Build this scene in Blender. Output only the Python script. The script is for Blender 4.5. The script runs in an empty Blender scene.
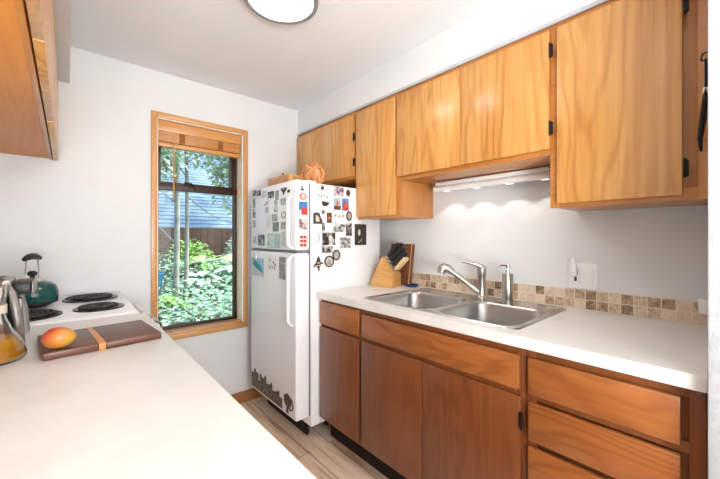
import bpy, bmesh, math, random
from mathutils import Vector, Matrix
C = bpy.context.scene
COL = C.collection
PI = math.pi
R = math.radians

# ------------------------------------------------------------------ camera, world, lights, exposure
cd = bpy.data.cameras.new('camera'); cam = bpy.data.objects.new('camera', cd); COL.objects.link(cam)
cam.location = (0, 0, 1.246); cam.rotation_euler = (R(90), 0, R(-41.26))
cd.sensor_width = 36; cd.lens = 334 / 720 * 36; cd.shift_y = -2.5 / 720; cd.clip_start = .02
C.camera = cam
C.view_settings.view_transform = 'Standard'; C.view_settings.look = 'None'
C.view_settings.gamma = 1; C.view_settings.use_curve_mapping = False
C.view_settings.exposure = 0.36

w = bpy.data.worlds.new('sky'); C.world = w; w.use_nodes = True
nt = w.node_tree; bg = nt.nodes['Background']
sky = nt.nodes.new('ShaderNodeTexSky'); sky.sky_type = 'NISHITA'; sky.sun_disc = False
sky.sun_elevation = R(48); sky.sun_rotation = R(100); sky.air_density = 1.0; sky.dust_density = 2.5
nt.links.new(sky.outputs[0], bg.inputs[0]); bg.inputs[1].default_value = 0.42

def light(name, kind, loc, energy, rot=(0, 0, 0), color=(1, 1, 1), **k):
    l = bpy.data.lights.new(name, kind); l.energy = energy; l.color = color
    for a, b in k.items(): setattr(l, a, b)
    o = bpy.data.objects.new(name, l); COL.objects.link(o); o.location = loc; o.rotation_euler = rot
    return o
sd = Vector((-.62, .25, -.74))
light('sun', 'SUN', (4, 0, 6), 4.4, sd.to_track_quat('-Z', 'Y').to_euler(), (1, .97, .9), angle=R(3))
# added fill, unseen: area light behind the camera in place of window daylight
light('rear_daylight_fill', 'AREA', (.75, -3.35, 1.45), 80, (R(90), 0, 0), (.94, .97, 1), shape='RECTANGLE', size=3.4, size_y=1.9)

# added fill, unseen: aimed upward to brighten the kitchen ceiling
light('ceiling_fill_uplight', 'AREA', (-.35, -1.15, .95), 92, (R(142), 0, R(-16)), (.96, .98, 1), shape='RECTANGLE', size=1.2, size_y=1.0)

# ------------------------------------------------------------------ helpers
def srgb(r, g, b):
    f = lambda v: (v / 255 / 12.92) if v / 255 <= .04045 else ((v / 255 + .055) / 1.055) ** 2.4
    return (f(r), f(g), f(b), 1)

def tag(o, label=None, cat=None, group=None, kind=None):
    if label: o['label'] = label
    if cat: o['category'] = cat
    if group: o['group'] = group
    if kind: o['kind'] = kind
    return o

class G:
    """collects shapes in world coordinates, then links them as one mesh object"""
    def __init__(s): s.bm = bmesh.new()
    def add(s, t, M=None):
        if M is not None: bmesh.ops.transform(t, matrix=M, verts=t.verts)
        me = bpy.data.meshes.new('tmp'); t.to_mesh(me); t.free()
        s.bm.from_mesh(me); bpy.data.meshes.remove(me); return s
    def box(s, x0, x1, y0, y1, z0, z1, bev=0, M=None, seg=2):
        t = bmesh.new(); bmesh.ops.create_cube(t, size=1)
        for v in t.verts:
            v.co = Vector(((x0 + x1) / 2 + v.co.x * (x1 - x0), (y0 + y1) / 2 + v.co.y * (y1 - y0), (z0 + z1) / 2 + v.co.z * (z1 - z0)))
        if bev: bmesh.ops.bevel(t, geom=t.edges[:], offset=bev, segments=seg, affect='EDGES', profile=.5)
        return s.add(t, M)
    def prism(s, pts, axis, a, b, bev=0, M=None):
        """polygon pts (2D) extruded along axis from a to b"""
        def P(p, h):
            return {'x': (h, p[0], p[1]), 'y': (p[0], h, p[1]), 'z': (p[0], p[1], h)}[axis]
        t = bmesh.new()
        lo = [t.verts.new(P(p, a)) for p in pts]; hi = [t.verts.new(P(p, b)) for p in pts]
        n = len(pts); t.faces.new(lo); t.faces.new(hi)
        for i in range(n): t.faces.new((lo[i], lo[(i + 1) % n], hi[(i + 1) % n], hi[i]))
        bmesh.ops.recalc_face_normals(t, faces=t.faces[:])
        if bev: bmesh.ops.bevel(t, geom=t.edges[:], offset=bev, segments=2, affect='EDGES', profile=.5)
        return s.add(t, M)
    def lathe(s, prof, c=(0, 0, 0), seg=32, M=None):
        t = bmesh.new(); rings = []
        for r, z in prof:
            if r < 1e-6: rings.append([t.verts.new((0, 0, z))])
            else: rings.append([t.verts.new((r * math.cos(2 * PI * i / seg), r * math.sin(2 * PI * i / seg), z)) for i in range(seg)])
        for a, b in zip(rings, rings[1:]):
            if len(a) == 1 and len(b) == 1: continue
            for i in range(seg):
                j = (i + 1) % seg
                if len(a) == 1: t.faces.new((a[0], b[j], b[i]))
                elif len(b) == 1: t.faces.new((a[i], a[j], b[0]))
                else: t.faces.new((a[i], a[j], b[j], b[i]))
        bmesh.ops.recalc_face_normals(t, faces=t.faces[:])
        T = Matrix.Translation(c)
        return s.add(t, T @ M if M is not None else T)
    def tube(s, pts, r, seg=10, cap=True, closed=False):
        pts = [Vector(p) for p in pts]; n = len(pts)
        rs = r if isinstance(r, (list, tuple)) else [r] * n
        t = bmesh.new(); rings = []; up = None
        for i, p in enumerate(pts):
            if closed: d = pts[(i + 1) % n] - pts[i - 1]
            else: d = pts[min(i + 1, n - 1)] - pts[max(i - 1, 0)]
            d.normalize()
            if up is None: up = Vector((0, 0, 1)) if abs(d.z) < .9 else Vector((1, 0, 0))
            a = d.cross(up)
            if a.length < 1e-4: a = d.cross(Vector((1, .3, 0)))
            a.normalize(); b = a.cross(d).normalized(); up = b
            rings.append([t.verts.new(p + rs[i] * (a * math.cos(2 * PI * k / seg) + b * math.sin(2 * PI * k / seg))) for k in range(seg)])
        for i in range(n if closed else n - 1):
            A, B = rings[i], rings[(i + 1) % n]
            for k in range(seg): t.faces.new((A[k], A[(k + 1) % seg], B[(k + 1) % seg], B[k]))
        if cap and not closed: t.faces.new(rings[0]); t.faces.new(rings[-1])
        bmesh.ops.recalc_face_normals(t, faces=t.faces[:])
        return s.add(t)
    def grid(s, rows, close=False):
        """rows of points -> sheet"""
        t = bmesh.new(); V = [[t.verts.new(p) for p in r] for r in rows]
        for a, b in zip(V, V[1:]):
            m = len(a)
            for i in range(m if close else m - 1): t.faces.new((a[i], a[(i + 1) % m], b[(i + 1) % m], b[i]))
        bmesh.ops.recalc_face_normals(t, faces=t.faces[:])
        return s.add(t)
    def build(s, name, mat, parent=None, org=None, smooth=35):
        me = bpy.data.meshes.new(name)
        off = Vector(parent.matrix_off if False else (0, 0, 0))
        if parent is not None: off = WORLD[parent.name]
        elif org is not None: off = Vector(org)
        bmesh.ops.translate(s.bm, vec=-off, verts=s.bm.verts)
        s.bm.to_mesh(me); s.bm.free()
        me.materials.append(mat)
        o = bpy.data.objects.new(name, me); COL.objects.link(o)
        if parent is not None:
            o.parent = parent; WORLD[o.name] = off.copy()
        else:
            o.location = off; WORLD[o.name] = off.copy()
        if smooth:
            me.shade_smooth(); me.set_sharp_from_angle(angle=R(smooth))
        return o
WORLD = {}
def thing(name, loc, label, cat, group=None):
    o = bpy.data.objects.new(name, None); COL.objects.link(o); o.location = loc; o.empty_display_size = .05
    WORLD[o.name] = Vector(loc)
    return tag(o, label, cat, group)
def struct(name, g, mat, **k): return tag(g.build(name, mat, **k), kind='structure')

# ------------------------------------------------------------------ materials
def M_(name, col, rough=.5, metal=0, spec=.5, emit=None, estr=0, coat=0):
    m = bpy.data.materials.new(name); m.use_nodes = True
    b = m.node_tree.nodes['Principled BSDF']
    b.inputs['Base Color'].default_value = col; b.inputs['Roughness'].default_value = rough
    b.inputs['Metallic'].default_value = metal; b.inputs['Specular IOR Level'].default_value = spec
    b.inputs['Coat Weight'].default_value = coat
    if emit: b.inputs['Emission Color'].default_value = emit; b.inputs['Emission Strength'].default_value = estr
    return m
def nodes(m): return m.node_tree.nodes, m.node_tree.links, m.node_tree.nodes['Principled BSDF']
def ramp(N, stops, interp='LINEAR'):
    r = N.new('ShaderNodeValToRGB'); e = r.color_ramp.elements; r.color_ramp.interpolation = interp
    while len(e) < len(stops): e.new(.5)
    for k, (p, c) in zip(e, stops): k.position = p; k.color = c
    return r
def mth(N, L, op, a, b=None):
    n = N.new('ShaderNodeMath'); n.operation = op
    for i, v in enumerate((a, b)):
        if v is None: continue
        if hasattr(v, 'links'): L.new(v, n.inputs[i])
        else: n.inputs[i].default_value = v
    return n.outputs[0]
def mottled(name, c1, c2, scale=8, rough=.5, bump=0, bscale=200, **k):
    """two close tones in soft patches, optional fine bump"""
    m = M_(name, c1, rough, **k); N, L, b = nodes(m)
    tc = N.new('ShaderNodeTexCoord'); n = N.new('ShaderNodeTexNoise'); n.inputs['Scale'].default_value = scale
    n.inputs['Detail'].default_value = 4; L.new(tc.outputs['Object'], n.inputs[0])
    r = ramp(N, [(.35, c1), (.65, c2)]); L.new(n.outputs[0], r.inputs[0]); L.new(r.outputs[0], b.inputs['Base Color'])
    if bump:
        q = N.new('ShaderNodeTexNoise'); q.inputs['Scale'].default_value = bscale; L.new(tc.outputs['Object'], q.inputs[0])
        u = N.new('ShaderNodeBump'); u.inputs['Strength'].default_value = bump; u.inputs['Distance'].default_value = .002
        L.new(q.outputs[0], u.inputs['Height']); L.new(u.outputs[0], b.inputs['Normal'])
    return m
def wood(name, lo, mid, hi, grain='z', rough=.38, figure=1.0, freq=9, stretch=.075, coat=0.45):
    """rotary cut veneer: contour figure of a stretched noise plus fine streaks along the grain"""
    m = M_(name, mid, rough, coat=coat); N, L, b = nodes(m)
    b.inputs['Coat Roughness'].default_value = .24
    tc = N.new('ShaderNodeTexCoord'); oi = N.new('ShaderNodeObjectInfo')
    off = N.new('ShaderNodeVectorMath'); off.operation = 'ADD'
    sc = N.new('ShaderNodeVectorMath'); sc.operation = 'SCALE'; sc.inputs[0].default_value = (37, 53, 71)
    L.new(oi.outputs['Random'], sc.inputs['Scale']); L.new(tc.outputs['Object'], off.inputs[0]); L.new(sc.outputs[0], off.inputs[1])
    def mapped(s, st):
        mp = N.new('ShaderNodeMapping'); v = [s, s, s]; v['xyz'.index(grain)] = s * st
        mp.inputs['Scale'].default_value = v; L.new(off.outputs[0], mp.inputs[0]); return mp.outputs[0]
    n1 = N.new('ShaderNodeTexNoise'); n1.inputs['Scale'].default_value = 1; n1.inputs['Detail'].default_value = 3.2
    n1.inputs['Roughness'].default_value = .5; n1.inputs['Distortion'].default_value = .5
    L.new(mapped(3.4, stretch * 2.0), n1.inputs[0])
    band = mth(N, L, 'SINE', mth(N, L, 'MULTIPLY', n1.outputs[0], freq * 1.7 * 6.28))
    band = mth(N, L, 'MULTIPLY', mth(N, L, 'ADD', band, 1), .5)
    band = mth(N, L, 'POWER', band, 2.6)
    n4 = N.new('ShaderNodeTexNoise'); n4.inputs['Scale'].default_value = 1; n4.inputs['Detail'].default_value = 2
    L.new(mapped(6, .22), n4.inputs[0])
    band = mth(N, L, 'MULTIPLY', band, mth(N, L, 'MULTIPLY', n4.outputs[0], 1.8))
    n2 = N.new('ShaderNodeTexNoise'); n2.inputs['Scale'].default_value = 1; n2.inputs['Detail'].default_value = 5
    L.new(mapped(70, .03), n2.inputs[0])
    n3 = N.new('ShaderNodeTexNoise'); n3.inputs['Scale'].default_value = 1; n3.inputs['Detail'].default_value = 2
    L.new(mapped(5, .25), n3.inputs[0])
    v = mth(N, L, 'ADD', mth(N, L, 'MULTIPLY', band, .22 * figure), mth(N, L, 'MULTIPLY', n2.outputs[0], .42))
    v = mth(N, L, 'ADD', v, mth(N, L, 'MULTIPLY', n3.outputs[0], .55))
    v = mth(N, L, 'SUBTRACT', v, .12 + .06 * figure)
    r = ramp(N, [(.15, hi), (.45, mid), (.85, lo)]); L.new(v, r.inputs[0]); L.new(r.outputs[0], b.inputs['Base Color'])
    return m
def glass(name, col=(1, 1, 1, 1), ior=1.45, rough=0):
    m = M_(name, col, rough); b = m.node_tree.nodes['Principled BSDF']
    b.inputs['Transmission Weight'].default_value = 1; b.inputs['IOR'].default_value = ior
    return m
def pane_mat(name):
    m = bpy.data.materials.new(name); m.use_nodes = True; N, L = m.node_tree.nodes, m.node_tree.links
    N.clear(); o = N.new('ShaderNodeOutputMaterial'); mx = N.new('ShaderNodeMixShader')
    t = N.new('ShaderNodeBsdfTransparent'); g = N.new('ShaderNodeBsdfGlossy'); g.inputs['Roughness'].default_value = .02
    t.inputs[0].default_value = (.93, .97, .95, 1)
    f = N.new('ShaderNodeFresnel'); f.inputs[0].default_value = 1.3
    L.new(f.outputs[0], mx.inputs[0]); L.new(t.outputs[0], mx.inputs[1]); L.new(g.outputs[0], mx.inputs[2]); L.new(mx.outputs[0], o.inputs[0])
    return m

m_wall = mottled('wall_paint', srgb(230, 231, 231), srgb(226, 227, 227), 3, .75, .35, 190)
m_ceil = mottled('ceiling_paint', srgb(236, 238, 240), srgb(232, 234, 236), 3, .85, .3, 150)
m_stub = mottled('darkened_wall_paint', srgb(186, 189, 192), srgb(172, 175, 178), 30, .7, .9, 110)  # rougher wall paint, darkened in colour to offset strong light on the stub
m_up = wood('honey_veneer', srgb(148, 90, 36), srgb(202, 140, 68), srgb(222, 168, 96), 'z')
m_upf = wood('honey_frame', srgb(158, 90, 34), srgb(188, 118, 50), srgb(206, 140, 68), 'y', figure=.3)
m_upp = wood('honey_panel', srgb(156, 92, 36), srgb(190, 122, 54), srgb(208, 146, 76), 'z', figure=.5)
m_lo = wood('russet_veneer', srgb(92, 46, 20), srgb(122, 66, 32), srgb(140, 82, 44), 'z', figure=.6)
m_lod = wood('russet_drawer_veneer_lit', srgb(118, 62, 24), srgb(154, 88, 40), srgb(176, 108, 54), 'y', figure=1.0, freq=7, stretch=.13)  # lighter than the door veneer: stronger light on drawers put into the colour
m_lof = wood('russet_frame', srgb(104, 56, 26), srgb(134, 76, 38), srgb(150, 92, 50), 'z', figure=.3)
m_leftp = wood('amber_panel', srgb(196, 114, 38), srgb(218, 138, 56), srgb(230, 156, 74), 'y', figure=.5, coat=.08, rough=.5)
m_trimw = wood('window_trim_wood', srgb(176, 112, 58), srgb(202, 142, 84), srgb(216, 162, 106), 'z', figure=.25)
m_trimx = wood('window_sill_wood', srgb(176, 112, 58), srgb(206, 148, 90), srgb(222, 170, 112), 'x', figure=.25)
m_jamb = wood('daylit_jamb_wood', srgb(244, 234, 206), srgb(249, 242, 220), srgb(252, 247, 232), 'z', figure=.2)  # jamb wood paled: daylight glare on it is put into the colour
m_blind = wood('blind_wood', srgb(176, 108, 48), srgb(206, 140, 74), srgb(220, 160, 94), 'x', figure=.3)
m_tape = M_('blind_tape', srgb(150, 88, 40), .8)
m_base = wood('baseboard_wood', srgb(120, 72, 36), srgb(158, 102, 58), srgb(176, 120, 72), 'x', figure=.3)
m_dark = M_('dark_recess', srgb(34, 20, 12), .9)
m_black = mottled('black_plastic', srgb(14, 14, 15), srgb(22, 22, 23), 20, .45)
m_hinge = M_('black_hinge', srgb(26, 22, 20), .45, .4)
m_lam = mottled('white_laminate', srgb(236, 233, 228), srgb(231, 228, 222), 14, .35)
m_steel = mottled('brushed_steel', (.62, .61, .60, 1), (.56, .55, .54, 1), 25, .26, metal=1)
m_sinkb = mottled('sink_bowl_steel', (.50, .49, .48, 1), (.44, .43, .42, 1), 12, .30, metal=1)
m_nickel = mottled('satin_nickel', (.55, .52, .48, 1), (.48, .46, .43, 1), 40, .28, metal=1)
m_chrome = M_('chrome', (.75, .75, .76, 1), .12, 1)
m_alu = mottled('brushed_aluminium', (.66, .63, .6, 1), (.58, .56, .53, 1), 40, .35, metal=1)
m_fridge = mottled('white_enamel', srgb(247, 248, 249), srgb(244, 245, 246), 4, .28, .05, 300)
m_fgrey = M_('grey_gasket', srgb(120, 122, 124), .6)
m_whitep = mottled('white_plastic', srgb(250, 250, 249), srgb(246, 246, 245), 10, .35)
m_enam = mottled('stove_enamel', srgb(240, 241, 242), srgb(236, 237, 238), 5, .18)
m_paper = mottled('white_paper', srgb(236, 236, 232), srgb(226, 228, 226), 60, .8)
m_bronze = M_('bronze_aluminium', srgb(62, 46, 40), .4, .5)
m_glass = pane_mat('window_glass')
m_bulb = M_('lit_lens', (1, 1, 1, 1), .3, emit=(1, .97, .92, 1), estr=6)
m_diff = M_('lit_diffuser', (1, 1, 1, 1), .3, emit=(1, .98, .95, 1), estr=16.0)

def plank_floor():
    m = M_('plank_floor', (1, 1, 1, 1), .42); N, L, b = nodes(m)
    tc = N.new('ShaderNodeTexCoord'); mp = N.new('ShaderNodeMapping'); mp.inputs['Rotation'].default_value = (0, 0, R(90))
    L.new(tc.outputs['Object'], mp.inputs[0])
    br = N.new('ShaderNodeTexBrick'); L.new(mp.outputs[0], br.inputs[0])
    br.inputs['Color1'].default_value = (0, 0, 0, 1); br.inputs['Color2'].default_value = (1, 1, 1, 1)
    br.inputs['Mortar'].default_value = (.3, .3, .3, 1)
    br.inputs['Scale'].default_value = 1; br.inputs['Brick Width'].default_value = 1.2; br.inputs['Row Height'].default_value = .15
    br.inputs['Mortar Size'].default_value = .002; br.offset = .37
    m2 = N.new('ShaderNodeMapping'); m2.inputs['Scale'].default_value = (45, 3, 1); L.new(tc.outputs['Object'], m2.inputs[0])
    n = N.new('ShaderNodeTexNoise'); n.inputs['Scale'].default_value = 1; n.inputs['Detail'].default_value = 6; n.inputs['Distortion'].default_value = .8
    L.new(m2.outputs[0], n.inputs[0])
    m3 = N.new('ShaderNodeMapping'); m3.inputs['Scale'].default_value = (9, 1.6, 1); L.new(tc.outputs['Object'], m3.inputs[0])
    n2 = N.new('ShaderNodeTexNoise'); n2.inputs['Scale'].default_value = 1; n2.inputs['Detail'].default_value = 3; L.new(m3.outputs[0], n2.inputs[0])
    sep = N.new('ShaderNodeSeparateColor'); L.new(br.outputs[0], sep.inputs[0])
    v = mth(N, L, 'ADD', mth(N, L, 'MULTIPLY', sep.outputs[0], .3), mth(N, L, 'MULTIPLY', n.outputs[0], .5))
    v = mth(N, L, 'ADD', v, mth(N, L, 'MULTIPLY', n2.outputs[0], .4))
    r = ramp(N, [(.38, srgb(160, 124, 94)), (.55, srgb(224, 194, 164)), (.76, srgb(246, 228, 206))]); L.new(v, r.inputs[0])
    mx = N.new('ShaderNodeMix'); mx.data_type = 'RGBA'; L.new(br.outputs['Fac'], mx.inputs['Factor'])
    L.new(r.outputs[0], mx.inputs['A']); mx.inputs['B'].default_value = srgb(100, 76, 58); L.new(mx.outputs['Result'], b.inputs['Base Color'])
    return m
def tile_mat():
    m = M_('travertine_tiles', (1, 1, 1, 1), .4); N, L, b = nodes(m)
    tc = N.new('ShaderNodeTexCoord'); mp = N.new('ShaderNodeMapping')
    mp.inputs['Scale'].default_value = (1, 1 / .0435, 1 / .0435); mp.inputs['Location'].default_value = (0, .17, -.914 / .0435)
    L.new(tc.outputs['Object'], mp.inputs[0])
    fl = N.new('ShaderNodeVectorMath'); fl.operation = 'FLOOR'; L.new(mp.outputs[0], fl.inputs[0])
    wn = N.new('ShaderNodeTexWhiteNoise'); L.new(fl.outputs[0], wn.inputs[0])
    n = N.new('ShaderNodeTexNoise'); n.inputs['Scale'].default_value = 40; n.inputs['Detail'].default_value = 5; n.inputs['Distortion'].default_value = 1.6
    ad = N.new('ShaderNodeVectorMath'); L.new(tc.outputs['Object'], ad.inputs[0]); L.new(wn.outputs['Color'], ad.inputs[1]); L.new(ad.outputs[0], n.inputs[0])
    v = mth(N, L, 'ADD', mth(N, L, 'MULTIPLY', wn.outputs[0], .5), mth(N, L, 'MULTIPLY', n.outputs[0], .8))
    r = ramp(N, [(.22, srgb(232, 218, 200)), (.55, srgb(214, 192, 164)), (.76, srgb(178, 148, 116)), (.95, srgb(112, 92, 74))])
    L.new(mth(N, L, 'SUBTRACT', v, .02), r.inputs[0])
    fr = N.new('ShaderNodeVectorMath'); fr.operation = 'FRACTION'; L.new(mp.outputs[0], fr.inputs[0])
    sp = N.new('ShaderNodeSeparateXYZ'); L.new(fr.outputs[0], sp.inputs[0])
    def edge(s): return mth(N, L, 'ABSOLUTE', mth(N, L, 'SUBTRACT', s, .5))
    e = mth(N, L, 'GREATER_THAN', mth(N, L, 'MAXIMUM', edge(sp.outputs[1]), edge(sp.outputs[2])), .46)
    mx = N.new('ShaderNodeMix'); mx.data_type = 'RGBA'; L.new(e, mx.inputs['Factor']); L.new(r.outputs[0], mx.inputs['A'])
    mx.inputs['B'].default_value = srgb(226, 214, 194); L.new(mx.outputs['Result'], b.inputs['Base Color'])
    u = N.new('ShaderNodeBump'); u.inputs['Strength'].default_value = .4; u.inputs['Distance'].default_value = .002; u.invert = True
    L.new(e, u.inputs['Height']); L.new(u.outputs[0], b.inputs['Normal'])
    return m
PH = {}
def photo(cols, scale=55, key=0):
    """a printed picture: soft irregular patches of a few inks"""
    k = (tuple(cols), scale, key)
    if k in PH: return PH[k]
    m = M_('print', (1, 1, 1, 1), .45); N, L, b = nodes(m)
    tc = N.new('ShaderNodeTexCoord'); mp = N.new('ShaderNodeMapping'); mp.inputs['Location'].default_value = (key * 3.1, key * 1.7, key * 2.3)
    L.new(tc.outputs['Object'], mp.inputs[0])
    n = N.new('ShaderNodeTexNoise'); n.inputs['Scale'].default_value = scale * .75; n.inputs['Detail'].default_value = 2
    L.new(mp.outputs[0], n.inputs[0])
    p = len(cols); r = ramp(N, [(.32 + .36 * i / max(1, p), srgb(*c)) for i, c in enumerate(cols)], 'LINEAR')
    L.new(n.outputs[0], r.inputs[0]); L.new(r.outputs[0], b.inputs['Base Color'])
    PH[k] = m; return m

# ------------------------------------------------------------------ the setting
YF, XW, XL, ZC = 2.48, 1.80, -.39, 2.315
struct('floor', G().box(-2.7, 3.7, -3.7, YF + .16, -.12, 0), plank_floor(), smooth=0)
struct('ceiling', G().box(-2.7, 3.7, -3.7, YF + .16, ZC, ZC + .12), m_ceil, smooth=0)
WX0, WX1, WZ0, WZ1 = .436, 1.0, .60, 2.02
struct('wall_far', G().box(XL - .12, WX0, YF, YF + .16, 0, ZC).box(WX1, XW + .12, YF, YF + .16, 0, ZC)
       .box(WX0, WX1, YF, YF + .16, 0, WZ0).box(WX0, WX1, YF, YF + .16, WZ1, ZC), m_wall, smooth=0)
struct('wall_right', G().box(XW, XW + .12, .05, YF, 0, ZC), m_wall, smooth=0)
struct('wall_left', G().box(XL - .12, XL, -.6, YF, 0, ZC), m_wall, smooth=0)
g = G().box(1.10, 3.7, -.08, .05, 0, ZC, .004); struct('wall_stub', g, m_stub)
struct('wall_back', G().box(-2.7, 3.7, -3.7, -3.58, 0, ZC), m_wall, smooth=0)
struct('wall_dining_left', G().box(-2.7, -2.58, -3.58, -.6, 0, ZC), m_wall, smooth=0)
struct('wall_dining_right', G().box(3.58, 3.7, -3.58, -.08, 0, ZC), m_wall, smooth=0)
struct('wall_dining_front', G().box(-2.58, XL - .12, -.72, -.6, 0, ZC), m_wall, smooth=0)
struct('wall_soffit_right', G().box(1.476, XW, .05, YF, 2.112, ZC), m_wall, smooth=0)
struct('wall_soffit_left', G().box(XL, .012, -.3, YF, 2.105, ZC), m_wall, smooth=0)
struct('trim_1', G().box(1.462, 1.476, .05, YF, 2.100, 2.116, .004), mottled('painted_scribe', srgb(196, 197, 198), srgb(188, 189, 190), 10, .5))
struct('baseboard_far', G().box(.262, XW, YF - .014, YF, 0, .085, .004), m_base)
struct('trim_2', G().box(XW - .009, XW, .05, 1.70, .914, 1.001, .001), tile_mat(), smooth=0)   # tile backsplash
# window
GY = YF + .125
CW = .034
g = G().box(WX0 - CW, WX0, YF - .014, YF, WZ0 - CW, WZ1 + CW, .003).box(WX1, WX1 + CW, YF - .014, YF, WZ0 - CW, WZ1 + CW, .003)
struct('trim_3', g, m_trimw)
g = G().box(WX0, WX1, YF - .014, YF, WZ1, WZ1 + CW, .003).box(WX0, WX1, YF - .014, YF + .002, WZ0 - CW, WZ0 + .001, .003).box(WX0, WX1, YF, YF + .11, WZ0 - .012, WZ0 + .014, .002)
struct('trim_4', g, m_trimx)
g = G().box(WX0, WX0 + .006, YF, YF + .11, WZ0, WZ1).box(WX1 - .006, WX1, YF, YF + .11, WZ0, WZ1).box(WX0, WX1, YF, YF + .11, WZ1 - .006, WZ1)
struct('trim_5', g, m_jamb, smooth=0)
f0, f1 = WX0 + .006, WX1 - .006
g = G().box(f0, f0 + .022, YF + .108, YF + .15, WZ0, WZ1, .002).box(f1 - .022, f1, YF + .108, YF + .15, WZ0, WZ1, .002)
g.box(f0, f1, YF + .108, YF + .15, WZ0 + .008, WZ0 + .03, .002).box(f0, f1, YF + .108, YF + .15, WZ1 - .03, WZ1, .002)
g.box(f0, f1, YF + .102, YF + .15, 1.568, 1.612, .003)
win = struct('window_1', g, m_bronze)
g = G().box(f0 + .02, f1 - .02, GY + .004, GY + .009, WZ0 + .028, 1.57); o = g.build('lower_pane', m_glass, win, smooth=0)
g = G().box(f0 + .02, f1 - .02, GY + .004, GY + .009, 1.61, WZ1 - .028); o = g.build('upper_pane', m_glass, win, smooth=0)
g = G().box(f0 + .022, f0 + .036, YF + .112, YF + .14, 1.612, WZ1 - .03, .002).box(f1 - .050, f1 - .022, YF + .112, YF + .14, 1.612, WZ1 - .03, .002).box(f0 + .03, f1 - .03, YF + .112, YF + .14, 1.612, 1.626, .002)
g.build('sash', m_bronze, win)
g = G().box(.655, .705, YF + .088, YF + .104, 1.588, 1.602, .003).tube([(.69, YF + .09, 1.60), (.66, YF + .08, 1.622), (.615, YF + .078, 1.625)], .006).lathe([(0, -.01), (.012, -.01), (.012, .01), (0, .01)], (.695, YF + .085, 1.595), 14, Matrix.Rotation(PI / 2, 4, 'X'))
g.build('latch', m_bronze, win)

# ------------------------------------------------------------------ cabinets
def hinge(parent, x, y, z, h=.05):
    g = G().box(x - .004, x + .002, y - .009, y + .004, z - h / 2, z + h / 2, .0015)
    g.tube([(x - .005, y, z - h / 2 - .004), (x - .005, y, z + h / 2 + .004)], .0045, 8)
    return g.build('hinge', m_hinge, parent)
DX0, DX1, FX = 1.455, 1.474, 1.494
def upper(y0, y1, z0, label, doors, hinges=(), ztop=2.10, dtop=2.076):
    t = thing('upper_cabinet', (1.64, (y0 + y1) / 2, z0), label, 'cabinet', 'wooden wall cabinets above the sink side')
    G().box(FX, XW - .001, y0, y1, z0 + .004, ztop, .001).build('body', m_upp, t)
    g = G()
    g.box(DX1 + .001, FX, y0, y0 + .036, z0, ztop, .001).box(DX1 + .001, FX, y1 - .036, y1, z0, ztop, .001)
    g.box(DX1 + .001, FX, y0 + .036, y1 - .036, z0, z0 + .04, .001).box(DX1 + .001, FX, y0 + .036, y1 - .036, ztop - .045, ztop, .001)
    g.build('face_frame', m_upf, t)
    ds = []
    for (a, b, zb) in doors:
        ds.append(G().box(DX0, DX1, a, b, zb, dtop, .003).build('door', m_up, t))
    for (i, y, z) in hinges: hinge(ds[i], DX0 + .001, y, z)
    return t
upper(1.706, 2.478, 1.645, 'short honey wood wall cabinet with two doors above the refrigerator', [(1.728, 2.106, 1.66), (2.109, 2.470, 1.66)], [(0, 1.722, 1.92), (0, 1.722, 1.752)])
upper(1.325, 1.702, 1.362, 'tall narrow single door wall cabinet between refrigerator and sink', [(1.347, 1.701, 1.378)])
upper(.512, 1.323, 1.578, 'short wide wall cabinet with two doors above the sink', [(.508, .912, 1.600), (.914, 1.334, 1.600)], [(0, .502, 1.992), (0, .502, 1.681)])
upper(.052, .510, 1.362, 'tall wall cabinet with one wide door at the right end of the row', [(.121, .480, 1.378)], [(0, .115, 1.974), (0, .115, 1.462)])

BX0, BX1, BF = 1.155, 1.174, 1.194
def lower(y0, y1, label, fronts):
    t = thing('base_cabinet', (1.48, (y0 + y1) / 2, 0), label, 'cabinet', 'russet wood base cabinets under the sink counter')
    G().box(BF, XW - .001, y0, y1, .135, .70, .001).box(BF, BF + .01, y0, y1, .70, .874).build('body', m_lof, t)
    g = G().box(BX1 + .001, BF, y0, y0 + .03, .135, .874, .001).box(BX1 + .001, BF, y1 - .03, y1, .135, .874, .001)
    for z0, z1 in ((.135, .165), (.70, .728), (.842, .874)): g.box(BX1 + .001, BF, y0 + .03, y1 - .03, z0, z1, .001)
    g.build('face_frame', m_lof, t)
    G().box(1.245, 1.262, y0, y1, 0.001, .135).build('toe_kick', m_dark, t)
    for kind, a, b, z0, z1 in fronts:
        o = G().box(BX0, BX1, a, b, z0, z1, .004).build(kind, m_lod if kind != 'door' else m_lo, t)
    return t
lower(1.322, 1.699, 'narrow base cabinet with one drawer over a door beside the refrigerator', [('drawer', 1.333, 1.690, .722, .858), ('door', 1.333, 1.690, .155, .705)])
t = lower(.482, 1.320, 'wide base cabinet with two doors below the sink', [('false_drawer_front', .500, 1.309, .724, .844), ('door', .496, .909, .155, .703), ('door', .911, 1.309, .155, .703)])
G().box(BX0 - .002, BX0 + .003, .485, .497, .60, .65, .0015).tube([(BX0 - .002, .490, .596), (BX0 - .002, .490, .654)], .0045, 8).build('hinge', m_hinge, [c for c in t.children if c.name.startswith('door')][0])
lower(.055, .480, 'drawer base cabinet with a stack of plain drawers at the right end', [('drawer', .10, .468, .722, .844), ('drawer', .10, .468, .569, .696), ('drawer', .10, .468, .38, .549), ('drawer', .10, .468, .16, .36)])

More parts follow.
